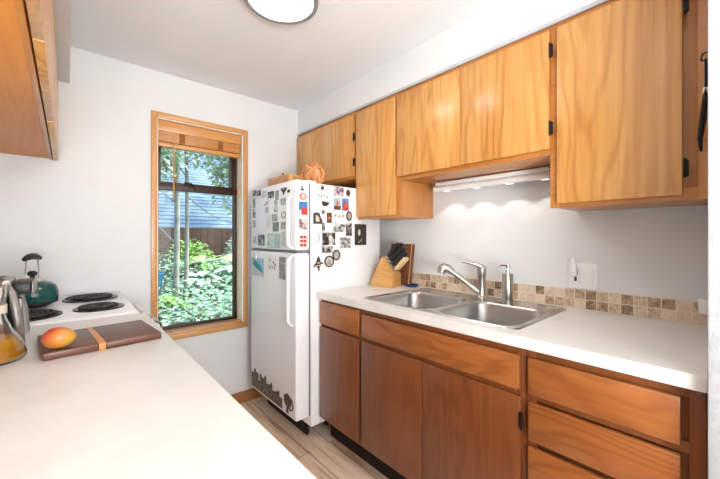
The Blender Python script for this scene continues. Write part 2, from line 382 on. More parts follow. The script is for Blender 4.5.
# ------------------------------------------------------------------ countertop with sink
SX0, SX1, SY0, SY1 = 1.195, 1.742, .522, 1.352
hx0, hx1, hy0, hy1 = SX0 + .018, SX1 - .018, SY0 + .018, SY1 - .018
def slab(g, x0, x1, y0, y1, z0, z1, hole):
    bm = bmesh.new(); a, b, c, d = hole
    for z, flip in ((z1, 0), (z0, 1)):
        o = [bm.verts.new(p + (z,)) for p in ((x0, y0), (x1, y0), (x1, y1), (x0, y1))]
        i = [bm.verts.new(p + (z,)) for p in ((a, c), (b, c), (b, d), (a, d))]
        for k in range(4): bm.faces.new((o[k], o[(k + 1) % 4], i[(k + 1) % 4], i[k]))
        if flip:
            for k in range(4):
                bm.faces.new((to[k], to[(k + 1) % 4], o[(k + 1) % 4], o[k])); bm.faces.new((ti[k], ti[(k + 1) % 4], i[(k + 1) % 4], i[k]))
        to, ti = o, i
    bmesh.ops.recalc_face_normals(bm, faces=bm.faces[:])
    return g.add(bm)
g = slab(G(), 1.137, XW - .001, .052, 1.699, .876, .914, (hx0, hx1, hy0, hy1))
o = g.build('countertop', m_lam, org=(1.45, .9, .876), smooth=0)
tag(o, 'white laminate countertop with the sink set into it along the right wall', 'countertop')

def rr(cx, cy, hx, hy, r, n=8):
    P = []
    for q, (sx, sy) in enumerate(((1, 1), (-1, 1), (-1, -1), (1, -1))):
        for k in range(n + 1):
            a = PI / 2 * q + PI / 2 * k / n
            P.append((cx + sx * (hx - r) + r * math.cos(a), cy + sy * (hy - r) + r * math.sin(a)))
    return P
sink = thing('kitchen_sink', (1.47, .94, .914), 'double bowl stainless steel drop-in sink in the white counter', 'sink')
ZR = .9155
bowls = [((1.415), (.722), .188, .172), ((1.415), (1.126), .188, .198)]
bowls = [(1.415, .727, .190, .178), (1.415, 1.130, .190, .196)]
bm = bmesh.new()
ocx, ocy, ohx, ohy = (SX0 + SX1) / 2, (SY0 + SY1) / 2, (SX1 - SX0) / 2, (SY1 - SY0) / 2
def loop(b, P, z): return [b.verts.new((x, y, z)) for x, y in P]
L0 = loop(bm, rr(ocx, ocy, ohx, ohy, .04), .9145); L1 = loop(bm, rr(ocx, ocy, ohx - .004, ohy - .004, .038), .9195)
L2 = loop(bm, rr(ocx, ocy, ohx - .012, ohy - .012, .033), .9195); L3 = loop(bm, rr(ocx, ocy, ohx - .018, ohy - .018, .03), ZR)
for A, B in ((L0, L1), (L1, L2), (L2, L3)):
    n = len(A)
    for i in range(n): bm.faces.new((A[i], A[(i + 1) % n], B[(i + 1) % n], B[i]))
es = [bm.edges.get((L3[i], L3[(i + 1) % len(L3)])) for i in range(len(L3))]
for (cx, cy, hx, hy) in bowls:
    B = loop(bm, rr(cx, cy, hx, hy, .075), ZR)
    es += [bm.edges.new((B[i], B[(i + 1) % len(B)])) for i in range(len(B))]
bmesh.ops.triangle_fill(bm, use_beauty=True, use_dissolve=False, edges=es)
bmesh.ops.recalc_face_normals(bm, faces=bm.faces[:])
if sum(f.normal.z for f in bm.faces) < 0: bmesh.ops.reverse_faces(bm, faces=bm.faces[:])
G().add(bm).build('rim', m_steel, sink, smooth=50)
for (cx, cy, hx, hy) in bowls:
    rows = [[(x, y, z) for x, y in rr(cx, cy, hx - d, hy - d, max(.02, .075 - .2 * d))] for d, z in ((0, ZR), (.004, .910), (.008, .900), (.014, .80), (.022, .768), (.04, .752), (.07, .746))]
    rows.append([(cx + (x - cx) * .25, cy + (y - cy) * .25, .743) for x, y, z in rows[-1]])
    rows.append([(cx + (x - cx) * .02, cy + (y - cy) * .02, .742) for x, y, z in rows[-2]])
    b = G().grid(rows, True).build('bowl', m_sinkb, sink, smooth=60)
    G().lathe([(.045, 0), (.045, .004), (.036, .005), (.03, .001), (0, .001)], (cx, cy, .744), 24).build('drain', m_chrome, b)
# faucet
FA = Vector((1.690, .926, ZR))
t = thing('faucet', FA, 'brushed nickel single lever kitchen faucet with spout over the left bowl', 'faucet')
G().lathe([(0, 0), (.030, 0), (.030, .006), (.024, .012), (.0225, .02), (.0225, .125), (.024, .13), (.024, .160), (.018, .168), (0, .170)], FA, 28).box(FA.x - .025, FA.x + .025, FA.y - .12, FA.y + .12, ZR, ZR + .006, .0028).build('column', m_nickel, t)
p0, p1 = FA + Vector((-.01, .014, .035)), FA + Vector((-.100, .150, .158))
g = G().tube([p0, p0.lerp(p1, .5), p0.lerp(p1, .85)], [.0165, .0145, .0135], 16); g.build('spout', m_nickel, t)
q = p0.lerp(p1, .82)
G().tube([q, p1, p1 + Vector((-.01, .013, .004)), p1 + Vector((-.018, .022, -.008)), p1 + Vector((-.022, .026, -.028))], [.018, .024, .026, .026, .023], 16).build('spray_head', m_nickel, t)
l0 = FA + Vector((0, 0, .163)); 
G().tube([l0 + Vector((.012, -.012, -.004)), l0 + Vector((-.004, .008, .010)), l0 + Vector((-.03, .045, .024)), l0 + Vector((-.055, .085, .034))], [.013, .013, .008, .006], 12).build('lever', m_nickel, t)
# soap pump
SP = Vector((1.655, .768, ZR))
t = thing('soap_dispenser', SP, 'slim brushed metal soap pump bottle standing right of the faucet', 'soap dispenser')
G().lathe([(0, 0), (.025, 0), (.026, .003), (.026, .144), (.024, .148), (.012, .149), (0, .149)], SP, 28).build('bottle', m_nickel, t)
G().lathe([(0, .147), (.012, .147), (.012, .162), (.006, .164), (.006, .176), (.013, .178), (.014, .193), (.008, .196), (0, .196)], SP, 20).tube([SP + Vector((0, 0, .188)), SP + Vector((-.025, .022, .19)), SP + Vector((-.034, .03, .184))], .0045, 8).build('pump', m_chrome, t)
o = G().lathe([(0, 0), (.02, 0), (.034, .006), (.04, .016), (.037, .016), (.03, .009), (0, .006)], (1.735, 1.45, .9142), 24, Matrix.Scale(1.3, 4, (0, 1, 0))).build('spoon_rest', M_('cobalt_glaze', srgb(44, 66, 128), .25), org=(1.735, 1.45, .9142))
tag(o, 'small cobalt blue dish on the counter by the knife block', 'dish')

# ------------------------------------------------------------------ knife block, knives, board against the wall
K = Matrix.Translation((1.582, 1.492, .9142)) @ Matrix.Rotation(R(14), 4, 'Z')    # local: x across, y back, z up
m_blk = wood('birch_block', srgb(160, 98, 42), srgb(204, 146, 78), srgb(220, 170, 104), 'y', figure=.8)
g = G().prism([(0, 0), (.168, 0), (.168, .022), (.078, .200), (.070, .200), (0, .080)], 'x', 0, .132, .003, K)
o = g.build('knife_block', m_blk, org=(1.62, 1.58, .914)); tag(o, 'slanted light wood knife block full of knives at the counter end', 'knife block')
sl = Vector((0, .070, .120)).normalized(); nm = Vector((0, -.120, .070)).normalized()
S0 = Vector((.008, 0, .080)); hd_ = Vector((0, -.68, .73)).normalized(); sd_ = Vector((0, hd_.z, -hd_.y))
m_cream = M_('cream_handle', srgb(226, 196, 150), .45)
kn = [(.022, .120, .115, 0, 'the top row, nearest the refrigerator'), (.075, .122, .110, 0, 'the top row, nearest the window-side wall'),
      (.028, .090, .105, 0, 'the second row, nearer the aisle'), (.056, .092, .105, 0, 'the second row, in the middle'), (.086, .090, .105, 0, 'the second row, nearer the wall'),
      (.026, .058, .10, 0, 'the third row, nearer the aisle'), (.058, .060, .10, 0, 'the third row, in the middle'), (.088, .058, .10, 0, 'the third row, nearer the wall'),
      (.040, .026, .095, 1, ''), (.078, .026, .095, 1, '')]
lbl = ['longest black-handled knife at top left of the knife block', 'black-handled knife at top right of the knife block',
       'black-handled knife at left of the second row in the block', 'black-handled knife in the middle of the block\'s second row', 'black-handled knife at right of the second row in the block',
       'black-handled knife at left of the third row in the block', 'black-handled knife in the middle of the block\'s third row', 'black-handled knife at right of the third row in the block',
       'cream-handled knife at left of the lowest row in the block', 'cream-handled knife at right of the lowest row in the block']
for (x, s, ln, cream, _), lb in zip(kn, lbl):
    a = S0 + Vector((x, 0, 0)) + sl * s
    base = K @ (a - nm * .02)
    t = thing('kitchen_knife', base, lb, 'knife', 'knives in the wooden block')
    Q = K @ Matrix.Translation(a + hd_ * .006) @ Matrix(((1, 0, 0, 0), (0, sd_.y, hd_.y, 0), (0, sd_.z, hd_.z, 0), (0, 0, 0, 1)))
    G().box(-.010, .010, -.012, .012, .018, ln + .026, .005, Q).build('handle', m_cream if cream else m_black, t)
    G().box(-.0088, .0088, -.0115, .0115, .001, .019, .002, Q).box(-.0016, .0016, -.0126, .0126, .015, ln + .014, 0, Q).box(-.001, .001, -.009, .009, -.05, .002, 0, Q).build('blade', m_chrome, t)
a = S0 + Vector((.048, 0, 0)) + sl * .134
Q = K @ Matrix.Translation(a + hd_ * .006) @ Matrix(((1, 0, 0, 0), (0, sd_.y, hd_.y, 0), (0, sd_.z, hd_.z, 0), (0, 0, 0, 1)))
t = thing('kitchen_scissors', K @ a, 'black looped kitchen scissors at the top of the knife block', 'scissors')
g = G()
for sx in (-1, 1): g.tube([Q @ Vector((sx * .014 + .012 * math.cos(u), 0, .060 + .026 * math.sin(u))) for u in [2 * PI * k / 18 for k in range(18)]], .004, 8, closed=True)
g.box(-.012, .012, -.004, .004, .002, .036, .003, Q); g.build('handles', m_black, t)
G().box(-.008, .008, -.002, .002, -.05, .003, 0, Q).build('blades', m_chrome, t)

m_wal = wood('walnut_board', srgb(56, 30, 22), srgb(88, 50, 38), srgb(118, 76, 58), 'x', figure=.9, coat=0)
m_walz = wood('walnut_upright', srgb(84, 46, 28), srgb(120, 72, 46), srgb(142, 92, 62), 'z', figure=.5, coat=0)
m_maple = wood('maple_strip', srgb(206, 156, 96), srgb(226, 182, 124), srgb(236, 200, 150), 'y', figure=.2, coat=0)
LB = Matrix.Translation((1.753, 1.575, .9145)) @ Matrix.Rotation(R(8), 4, 'Y')
t = thing('upright_board', (1.753, 1.575, .9145), 'dark brown wooden board leaning on the wall behind the knife block', 'cutting board')
G().box(-.009, .009, -.080, .110, 0, .285, .003, LB).box(-.009, .009, -.098, -.086, 0, .285, .003, LB).build('panel', m_walz, t)
G().box(-.0092, .0092, -.086, -.080, 0.001, .284, 0, LB).build('light_strip', m_maple, t)

# ------------------------------------------------------------------ outlet, plug, light bar, strap
t = thing('wall_plate', (XW, .482, 1.065), 'white double wall plate with outlet and switch above the backsplash', 'outlet')
G().box(XW - .006, XW, .424, .541, 1.005, 1.125, .002).build('plate', m_whitep, t)
G().box(XW - .009, XW - .004, .494, .526, 1.030, 1.100, .002).build('receptacle', m_whitep, t)
G().box(XW - .010, XW - .0085, .505, .516, 1.040, 1.060, .0005).build('socket_slot', M_('slot_grey', srgb(70, 68, 66), .6), t)
G().box(XW - .008, XW - .004, .440, .472, 1.032, 1.098, .002).build('rocker_switch', m_whitep, t)
o = G().box(XW - .046, XW - .0092, .499, .522, 1.066, 1.098, .006).tube([(XW - .032, .510, 1.09), (XW - .036, .512, 1.12), (XW - .036, .514, 1.148)], [.014, .013, .010], 12).build('plug_in_light', m_whitep, org=(XW - .02, .51, 1.08))
tag(o, 'small white plug-in device in the wall plate outlet', 'plug')
o = G().box(XW - .040, XW - .0095, .056, .104, .962, 1.018, .004).build('charger_block', m_whitep, org=(XW - .02, .08, .99))
tag(o, 'small white plastic block on the backsplash at the wall edge', 'charger')

t = thing('under_cabinet_light', (1.71, .9, 1.577), 'white track light with four lamps under the cabinet above the sink', 'light')
G().box(1.695, 1.745, .590, 1.235, 1.556, 1.577, .004).build('housing', m_whitep, t)
G().tube([(1.695, 1.24, 1.535), (1.695, .585, 1.535)], .016, 16).build('rail', m_whitep, t)
for y in (1.16, .97, .785, .615):
    hd = G().lathe([(.0, .018), (.014, .018), (.018, .008), (.021, -.018), (.019, -.018), (.016, -.010)], (1.712, y, 1.538), 20).build('lamp_head', m_whitep, t)
    G().lathe([(0, -.013), (.0165, -.0125)], (1.712, y, 1.538), 20).build('lens', m_bulb, hd)
    light('track_lamp_light', 'SPOT', (1.705, y, 1.518), .55, Vector((.05, 0, -1)).to_track_quat('-Z', 'Y').to_euler(), (1, .96, .9), spot_size=R(104), spot_blend=.25, shadow_soft_size=.008)

t = thing('hanging_strap', (1.42, .066, 1.78), 'black strap with white tip hanging at the cabinet row\'s right end', 'strap')
g = G().grid([[(1.42 + .5 * wv * math.cos(a), yc + hw * math.sin(a), z) for a in [2 * PI * k / 14 for k in range(14)]] for z, wv, yc, hw in ((1.775, .004, .067, .001), (1.77, .02, .067, .004), (1.69, .028, .067, .004), (1.66, .04, .069, .006), (1.60, .052, .074, .008), (1.54, .044, .080, .006), (1.505, .02, .078, .004), (1.50, .004, .077, .001))], True)
g.build('fabric', mottled('black_fabric', srgb(24, 23, 24), srgb(38, 36, 36), 90, .9), t)
G().tube([(1.42, .051, 1.795), (1.42, .075, 1.79), (1.42, .078, 1.772), (1.42, .068, 1.768)], .003, 8).build('hook', m_black, t)
G().box(1.405, 1.432, .060, .074, 1.668, 1.686, .003).build('white_tip', m_whitep, t)

# ------------------------------------------------------------------ ceiling lamp
CL = Vector((.700, 1.318, ZC))
t = thing('ceiling_light', CL, 'round flush ceiling lamp with frosted white glass and nickel ring', 'ceiling light')
G().lathe([(0, 0), (.150, 0), (.152, -.004), (.152, -.022), (0, -.022)], CL, 48).build('base_plate', m_whitep, t)
G().lathe([(0, -.056), (.04, -.055), (.08, -.051), (.115, -.044), (.14, -.034), (.146, -.0225), (0, -.0225)], CL, 48).build('diffuser', m_diff, t)
G().lathe([(.148, -.022), (.158, -.022), (.163, -.030), (.160, -.044), (.150, -.047), (.139, -.044), (.148, -.022)], CL, 56).build('ring', mottled('satin_ring', (.40, .40, .40, 1), (.35, .35, .35, 1), 20, .5, metal=.6), t)
for a in (30, 150, 250):
    G().lathe([(0, -.012), (.006, -.010), (.008, -.002), (.004, .004), (0, .004)], CL + Vector((.158 * math.cos(R(a)), .158 * math.sin(R(a)), -.036)), 12).build('screw_knob', m_chrome, t)

# ------------------------------------------------------------------ refrigerator
FB0, FB1, FXD, FXB, FXE = 1.704, 2.340, 1.0, 1.104, 1.685
fr = thing('refrigerator', (1.35, 2.02, 0), 'white top-freezer refrigerator covered in photos and magnets below the window-side cabinet', 'refrigerator')
G().box(FXB, FXE, FB0, FB1, .10, 1.573, .006).build('body', m_fridge, fr)
G().box(1.125, 1.145, FB0 + .085, FB1 - .01, .006, .0995, .003).build('grille', m_dark, fr)
for x, y in ((1.30, FB0 + .12), (1.30, FB1 - .05), (1.63, FB0 + .05), (1.63, FB1 - .05)):
    G().lathe([(0, 0), (.018, 0), (.018, .0985), (0, .0985)], (x, y, 0.001), 12).build('foot', m_black, fr)
G().box(FXB - .012, FXB - .0005, FB0 + .008, FB1 - .008, .17, 1.57, .002).build('gasket', m_fgrey, fr)
fz = G().box(FXD, FXB - .010, FB0, FB1, 1.166, 1.584, .014, seg=4).build('freezer_door', m_fridge, fr)
rd = G().box(FXD, FXB - .010, FB0, FB1, .165, 1.150, .014, seg=4).build('door', m_fridge, fr)
G().box(FXD + .015, FXB - .012, FB0 + .012, FB1 - .004, 1.1505, 1.1655).build('door_gap', m_fgrey, fr)
def fh(z0, z1, parent, top):
    y = FB0 + .040; rows = []
    for k in range(17):
        u = k / 16; z = z0 + (z1 - z0) * u
        e = min(u, 1 - u); out = .030 * min(1, e / .07) ** .6
        wd = .011 + (.012 * max(0, u - .55) / .45 if top else .006 * max(0, .4 - u) / .4)
        a, b = FXD + .004 - out, FXD - .010 - out
        rows.append([(a, y - wd, z), (b, y - wd * .6, z), (b, y + wd * .6, z), (a, y + wd, z)])
    return G().grid(rows, True).build('handle', m_whitep, parent)
fh(.72, 1.142, rd, True); fh(1.176, 1.49, fz, False)
G().box(FXB - .02, FXB + .05, FB0 + .02, FB0 + .06, 1.5735, 1.590, .003).build('hinge_cover', m_whitep, fr)

# pictures and magnets on the refrigerator; each is its own thing
GRP = 'photos and magnets on the refrigerator'
def on_side(name, x0, x1, z0, z1, mat, label, cat='magnet', d=.0025, shape=None, y=None):
    y = FB0 if y is None else y
    c = ((x0 + x1) / 2, y, (z0 + z1) / 2); g = G()
    if shape is None: g.box(x0, x1, y - d, y - .0002, z0, z1, .0006)
    else: g.prism([(c[0] + px * (x1 - x0) / 2, c[2] + pz * (z1 - z0) / 2) for px, pz in shape], 'y', y - d, y - .0002)
    o = g.build(name, mat, org=c, smooth=0); return tag(o, label, cat, GRP)
def on_front(name, y0, y1, z0, z1, mat, label, cat='magnet', d=.0025, shape=None):
    c = (FXD, (y0 + y1) / 2, (z0 + z1) / 2); g = G()
    if shape is None: g.box(FXD - d, FXD - .0002, y0, y1, z0, z1, .0006)
    else: g.prism([(c[1] + py * (y1 - y0) / 2, c[2] + pz * (z1 - z0) / 2) for py, pz in shape], 'x', FXD - d, FXD - .0002)
    o = g.build(name, mat, org=c, smooth=0); return tag(o, label, cat, GRP)
def sub(o, name, mat, pts=None, box=None, side=True, d=(.0026, .0034)):
    """a printed detail lying on a picture, in the picture's own frame (-1..1)"""
    dims = o.dimensions if False else None
    bb = [Vector(c) for c in o.bound_box]; lo = Vector(map(min, zip(*bb))); hi = Vector(map(max, zip(*bb)))
    W = WORLD[o.name]; g = G()
    if side:
        cx, cz, hx, hz = W.x, W.z, (hi.x - lo.x) / 2, (hi.z - lo.z) / 2
        g.prism([(cx + a * hx, cz + b * hz) for a, b in pts], 'y', W.y - d[1], W.y - d[0])
    else:
        cy, cz, hy, hz = W.y, W.z, (hi.y - lo.y) / 2, (hi.z - lo.z) / 2
        g.prism([(cy + a * hy, cz + b * hz) for a, b in pts], 'x', W.x - d[1], W.x - d[0])
    return g.build(name, mat, o, smooth=0)
OV = [(math.cos(2 * PI * k / 20), math.sin(2 * PI * k / 20)) for k in range(20)]
def oval(cx, cz, a, b): return [(cx + a * x, cz + b * z) for x, z in OV]
def rect(a, b, c, d): return [(a, c), (b, c), (b, d), (a, d)]
BW = ((32, 31, 32), (88, 86, 86), (150, 148, 146), (208, 206, 202))
BWD = ((24, 23, 24), (52, 48, 46), (110, 104, 100), (190, 186, 180))
PALE = ((236, 240, 238), (206, 218, 216), (180, 192, 190))
m_ink = M_('ink_grey', srgb(120, 122, 122), .7); m_dkink = M_('dark_ink', srgb(46, 42, 40), .6)
m_pink = M_('faded_pink', srgb(214, 150, 142), .6); m_skin = M_('pale_print', srgb(222, 208, 192), .6)
m_red = M_('red_print', srgb(204, 62, 48), .5); m_blue = M_('blue_print', srgb(52, 126, 190), .5)
m_org = M_('orange_print', srgb(214, 112, 70), .5); m_brn = M_('brown_print', srgb(96, 66, 52), .5); m_green = M_('dark_green_print', srgb(66, 86, 74), .5)
m_pap2 = M_('sketch_paper', srgb(240, 238, 234), .8)
# side panel
on_side('magnet', 1.138, 1.158, 1.533, 1.557, photo(((150, 148, 140), (196, 192, 184)), 90, 1), 'tiny grey magnet at the top corner of the refrigerator side', shape=[(-1, -1), (1, -1), (.7, .3), (0, 1), (-.7, .3)])
on_side('photo_magnet', 1.173, 1.197, 1.537, 1.565, photo(BWD, 110, 2), 'tiny dark square photo at the top of the refrigerator side', 'photo')
o = on_side('doodle_sheet', 1.136, 1.241, 1.478, 1.519, m_pap2, 'white paper with faint grey doodles near the refrigerator side\'s top corner', 'drawing', .001)
for k in range(4): sub(o, 'doodle', m_ink, oval(-.6 + .4 * k, .2 * (-1) ** k, .13, .28), d=(.0011, .0016))
on_side('bowl_magnet', 1.180, 1.237, 1.437, 1.468, M_('charcoal', srgb(48, 46, 46), .5), 'black half-round bowl shaped magnet on the refrigerator side', 'magnet', .005, [(-1, 1), (1, .6), (.8, -.2), (.2, -.9), (-.5, -1), (-.9, -.3)])
o = on_side('photo', 1.272, 1.353, 1.509, 1.569, photo(((48, 40, 52), (120, 100, 130), (172, 150, 168), (210, 190, 190)), 60, 3), 'wide purple street photo at the top right of the refrigerator side', 'photo')
o = on_side('photo', 1.272, 1.328, 1.42, 1.496, photo(((120, 176, 196), (150, 196, 208)), 40, 4), 'photo of an orange tower under blue sky on the refrigerator side', 'photo')
sub(o, 'tower', m_org, [(-.3, -.4), (.35, -.4), (.3, .3), (0, .75), (-.3, .3)]); sub(o, 'foreground', m_brn, rect(-1, 1, -1, -.35), d=(.0026, .0030))
o = on_side('photo', 1.339, 1.395, 1.417, 1.498, photo(((70, 92, 160), (110, 136, 190)), 40, 5), 'blue photo with a red and orange building on the refrigerator side', 'photo')
sub(o, 'building', m_red, [(-.7, -.9), (.8, -.9), (.8, -.1), (.2, .4), (-.4, .2), (-.7, -.2)]); sub(o, 'roof', m_org, rect(-.3, .4, -.5, .1), d=(.0034, .0038))
on_side('turtle_magnet', 1.37, 1.408, 1.51, 1.559, M_('dark_olive', srgb(74, 68, 52), .5), 'dark turtle shaped magnet at the refrigerator side\'s top right', 'magnet', .006,
        [(0, 1), (.25, .6), (.8, .8), (.6, .3), (1, 0), (.6, -.3), (.7, -.8), (.2, -.55), (0, -1), (-.2, -.55), (-.7, -.8), (-.6, -.3), (-1, 0), (-.6, .3), (-.8, .8), (-.25, .6)])
on_side('magnet', 1.179, 1.203, 1.389, 1.412, M_('grey_brown', srgb(112, 96, 86), .5), 'small plain brown square magnet below the bowl magnet')
o = on_side('house_magnet', 1.118, 1.184, 1.326, 1.397, photo(((92, 84, 82), (70, 64, 62)), 60, 6), 'grey house shaped frame magnet at the left of the refrigerator side', 'magnet', .005, [(-1, -1), (.9, -1), (1, -.4), (.6, .2), (.3, .9), (-.4, 1), (-1, .8)])
sub(o, 'picture', m_skin, [(-.5, -.6), (.3, -.6), (.2, .1), (-.2, .5), (-.5, .4)], d=(.0051, .0056))
o = on_side('photo_magnet', 1.218, 1.256, 1.334, 1.399, m_brn, 'small upright brown magnet with an orange band', 'magnet', .004); sub(o, 'band', m_org, rect(-.6, .6, -.25, .15), d=(.0041, .0046))
o = on_side('oval_portrait', 1.374, 1.421, 1.352, 1.416, m_dkink, 'oval dark framed portrait magnet at the refrigerator side\'s right', 'magnet', .005, OV); sub(o, 'portrait', M_('grey_pink', srgb(176, 156, 150), .5), oval(0, 0, .7, .72), d=(.0051, .0056))
o = on_side('sketch_sheet', 1.264, 1.370, 1.357, 1.404, m_pap2, 'pinkish paper with faint sketches beside the brown magnet', 'drawing', .001)
for k in range(3): sub(o, 'sketch', m_pink, oval(-.6 + .6 * k, .1 * (-1) ** k, .2, .35), d=(.0011, .0016))
o = on_side('photo', 1.184, 1.284, 1.195, 1.274, photo(BWD, 45, 7), 'large black and white portrait photo low on the refrigerator side', 'photo')
sub(o, 'face', m_skin, oval(.25, .1, .3, .5)); sub(o, 'collar', M_('white_print', srgb(200, 196, 192), .6), [(-.1, -1), (.7, -1), (.5, -.55), (.05, -.55)], d=(.0026, .0030))
on_side('collage_photo', 1.256, 1.366, 1.278, 1.347, photo(BW, 40, 8), 'irregular grey cutout picture above the large portrait', 'photo', .002, [(-1, -1), (.6, -1), (1, -.4), (1, .4), (.3, .5), (0, .1), (-.3, .9), (-.55, 1), (-.5, .2), (-.8, -.2)])
on_side('photo', 1.370, 1.421, 1.253, 1.337, photo(BWD, 55, 9), 'upright dark photo at the right below the oval portrait', 'photo')
on_side('photo', 1.18, 1.264, 1.145, 1.191, photo(BW, 70, 10), 'small wide group photo just below the large portrait', 'photo')
on_side('photo', 1.324, 1.412, 1.173, 1.243, photo(((24, 23, 24), (214, 212, 208), (120, 118, 116)), 50, 11), 'small high contrast photo of figures at the side\'s lower right', 'photo')
def ring(name, x0, x1, z0, z1, label, inner):
    cx, cz, a, b = (x0 + x1) / 2, (z0 + z1) / 2, (x1 - x0) / 2, (z1 - z0) / 2
    t = thing(name, (cx, FB0, cz), label, 'magnet', GRP)
    G().prism([(cx + a * x, cz + b * z) for x, z in OV], 'y', FB0 - .004, FB0 - .0002).build('disc', inner, t)
    G().tube([(cx + a * .92 * x, FB0 - .005, cz + b * .92 * z) for x, z in OV], .0045, 8, closed=True).build('rim', m_dkink, t)
    return t
m_cr = photo(((216, 210, 202), (150, 140, 132), (190, 184, 178)), 60, 12)
ring('round_magnet', 1.262, 1.320, 1.098, 1.164, 'upright oval medallion magnet with dark rim, right of its round neighbour', m_cr)
ring('round_magnet', 1.199, 1.270, 1.058, 1.128, 'larger round medallion magnet with dark rim beside the totem', photo(((220, 216, 210), (140, 132, 126), (204, 198, 192)), 45, 13))
o = on_side('totem_magnet', 1.118, 1.192, 1.036, 1.131, M_('dark_bronze', srgb(66, 54, 48), .5), 'dark winged totem magnet lowest on the refrigerator side', 'magnet', .006,
        [(0, 1), (.28, .6), (.35, .25), (.8, .1), (1, -.05), (.4, -.1), (.35, -.4), (.15, -.55), (.2, -.9), (0, -1), (-.1, -.6), (-.35, -.4), (-.4, -.15), (-1, -.5), (-.95, -.25), (-.45, .2), (-.28, .6)])
sub(o, 'band', m_skin, rect(-.3, .3, .05, .15), d=(.0061, .0066)); sub(o, 'band', m_skin, rect(-.28, .28, -.3, -.2), d=(.0061, .0066))
o = on_side('note_sheet', 1.115, 1.172, 1.203, 1.276, m_pap2, 'small white note with a faint curved line at the side\'s left edge', 'note', .001)
sub(o, 'curve', m_ink, [(.3, .9), (.8, .4), (.7, -.4), (.1, -.8), (0, -.72), (.55, -.35), (.65, .35), (.2, .82)], d=(.0011, .0016))
on_side('photo_strip', 1.182, 1.204, 1.280, 1.335, photo(BW, 70, 14), 'narrow grey photo strip right of the house shaped magnet', 'photo')
o = on_side('portrait_print', 1.447, 1.551, 1.191, 1.333, photo(((44, 38, 34), (60, 52, 46)), 30, 15), 'large dark portrait print below the tall cabinet', 'photo')
sub(o, 'face', m_skin, oval(-.25, .2, .2, .3)); sub(o, 'hands', M_('tan_print', srgb(150, 132, 114), .6), [(-.5, -.85), (.2, -.6), (.3, -.35), (-.1, -.5), (-.45, -.7)])
# narrow edge of the freezer door
o = on_side('lighthouse_magnet', 1.022, 1.058, 1.520, 1.558, M_('grey_green', srgb(150, 156, 150), .5), 'small grey tower magnet at the top of the freezer door edge', 'magnet', .005, [(-.7, -1), (.7, -1), (.5, -.2), (.3, .3), (0, 1), (-.3, .3), (-.5, -.2)]); sub(o, 'base', m_dkink, rect(-.7, .7, -1, -.55), d=(.0051, .0056))
o = on_side('round_magnet', 1.022, 1.070, 1.464, 1.507, M_('rose_print', srgb(206, 128, 118), .5), 'round pink magnet on the freezer door edge', 'magnet', .005, OV); sub(o, 'portrait', m_skin, oval(.05, .0, .5, .6), d=(.0051, .0056))
o = on_side('picture_magnet', 1.017, 1.076, 1.378, 1.454, m_blue, 'rectangular blue and red landscape magnet on the freezer door edge', 'magnet', .005); sub(o, 'building', m_red, [(-.8, -1), (.95, -1), (.95, .1), (.4, .1), (.2, -.2), (-.2, .5), (-.4, -.2), (-.8, -.3)], d=(.0051, .0056)); sub(o, 'path', m_skin, [(-.95, -1), (-.4, -1), (-.5, -.4), (-.9, -.2)], d=(.0057, .006))
o = on_side('picture_magnet', 1.020, 1.076, 1.291, 1.352, photo(((170, 84, 80), (120, 100, 100), (206, 196, 190)), 50, 17), 'dull red and grey picture magnet below the blue landscape magnet', 'magnet', .004)
o = on_side('block_magnet', 1.022, 1.072, 1.186, 1.258, m_pap2, 'white magnet printed with rows of red blocks', 'magnet', .003)
for i in range(3):
    for j in range(2): sub(o, 'red_block', m_red, rect(-.9 + .95 * j, -.05 + .95 * j, -.9 + .66 * i, -.42 + .66 * i), d=(.0031, .0036))
# freezer door front
F = on_front
F('photo_magnet', 2.242, 2.300, 1.536, 1.575, photo(BWD, 80, 20), 'small dark photo at the freezer front\'s far top corner', 'photo')
F('photo_magnet', 2.169, 2.233, 1.530, 1.568, photo(BWD, 80, 21), 'small dark photo second from the freezer front\'s far top corner', 'photo')
F('note_sheet', 2.078, 2.154, 1.512, 1.556, photo(PALE[:2], 30, 22), 'pale blank note between the dark photos on the freezer front\'s top', 'note', .001)
F('photo', 1.978, 2.063, 1.500, 1.543, photo(((40, 58, 50), (74, 96, 84), (130, 150, 140)), 50, 23), 'dark green landscape photo at the top middle of the freezer front', 'photo')
F('photo', 1.911, 1.957, 1.480, 1.540, photo(((190, 200, 198), (140, 150, 150)), 60, 24), 'pale grey photo right of the green landscape photo', 'photo')
F('antler_magnet', 1.809, 1.885, 1.504, 1.550, m_dkink, 'black antler shaped cutout at the freezer front\'s near top', 'magnet', .004,
  [(-.1, -1), (.1, -1), (.15, -.3), (.6, .1), (1, .9), (.75, .9), (.45, .3), (.3, .9), (.15, .9), (.15, .2), (0, -.1), (-.2, .3), (-.3, 1), (-.45, .9), (-.4, .3), (-.8, .9), (-1, .8), (-.6, 0), (-.15, -.4)])
F('magnet', 1.773, 1.803, 1.513, 1.530, m_dkink, 'tiny black magnet beside the antler cutout')
F('photo', 1.815, 1.885, 1.445, 1.485, photo(((90, 98, 98), (160, 168, 168), (200, 206, 204)), 60, 25), 'small grey square photo below the antler cutout', 'photo')
F('photo', 1.924, 1.971, 1.405, 1.478, photo(((110, 120, 118), (170, 180, 176), (206, 214, 210)), 50, 26), 'narrow upright grey photo in the freezer front\'s middle', 'photo')
for z0, z1, lb in ((1.452, 1.523, 'upper'), (1.381, 1.445, 'middle'), (1.317, 1.363, 'lowest')):
    F('photo_strip', 2.258, 2.300, z0, z1, photo(BW, 80, z0), '%s dark photo strip on the freezer front\'s far edge' % lb, 'photo')
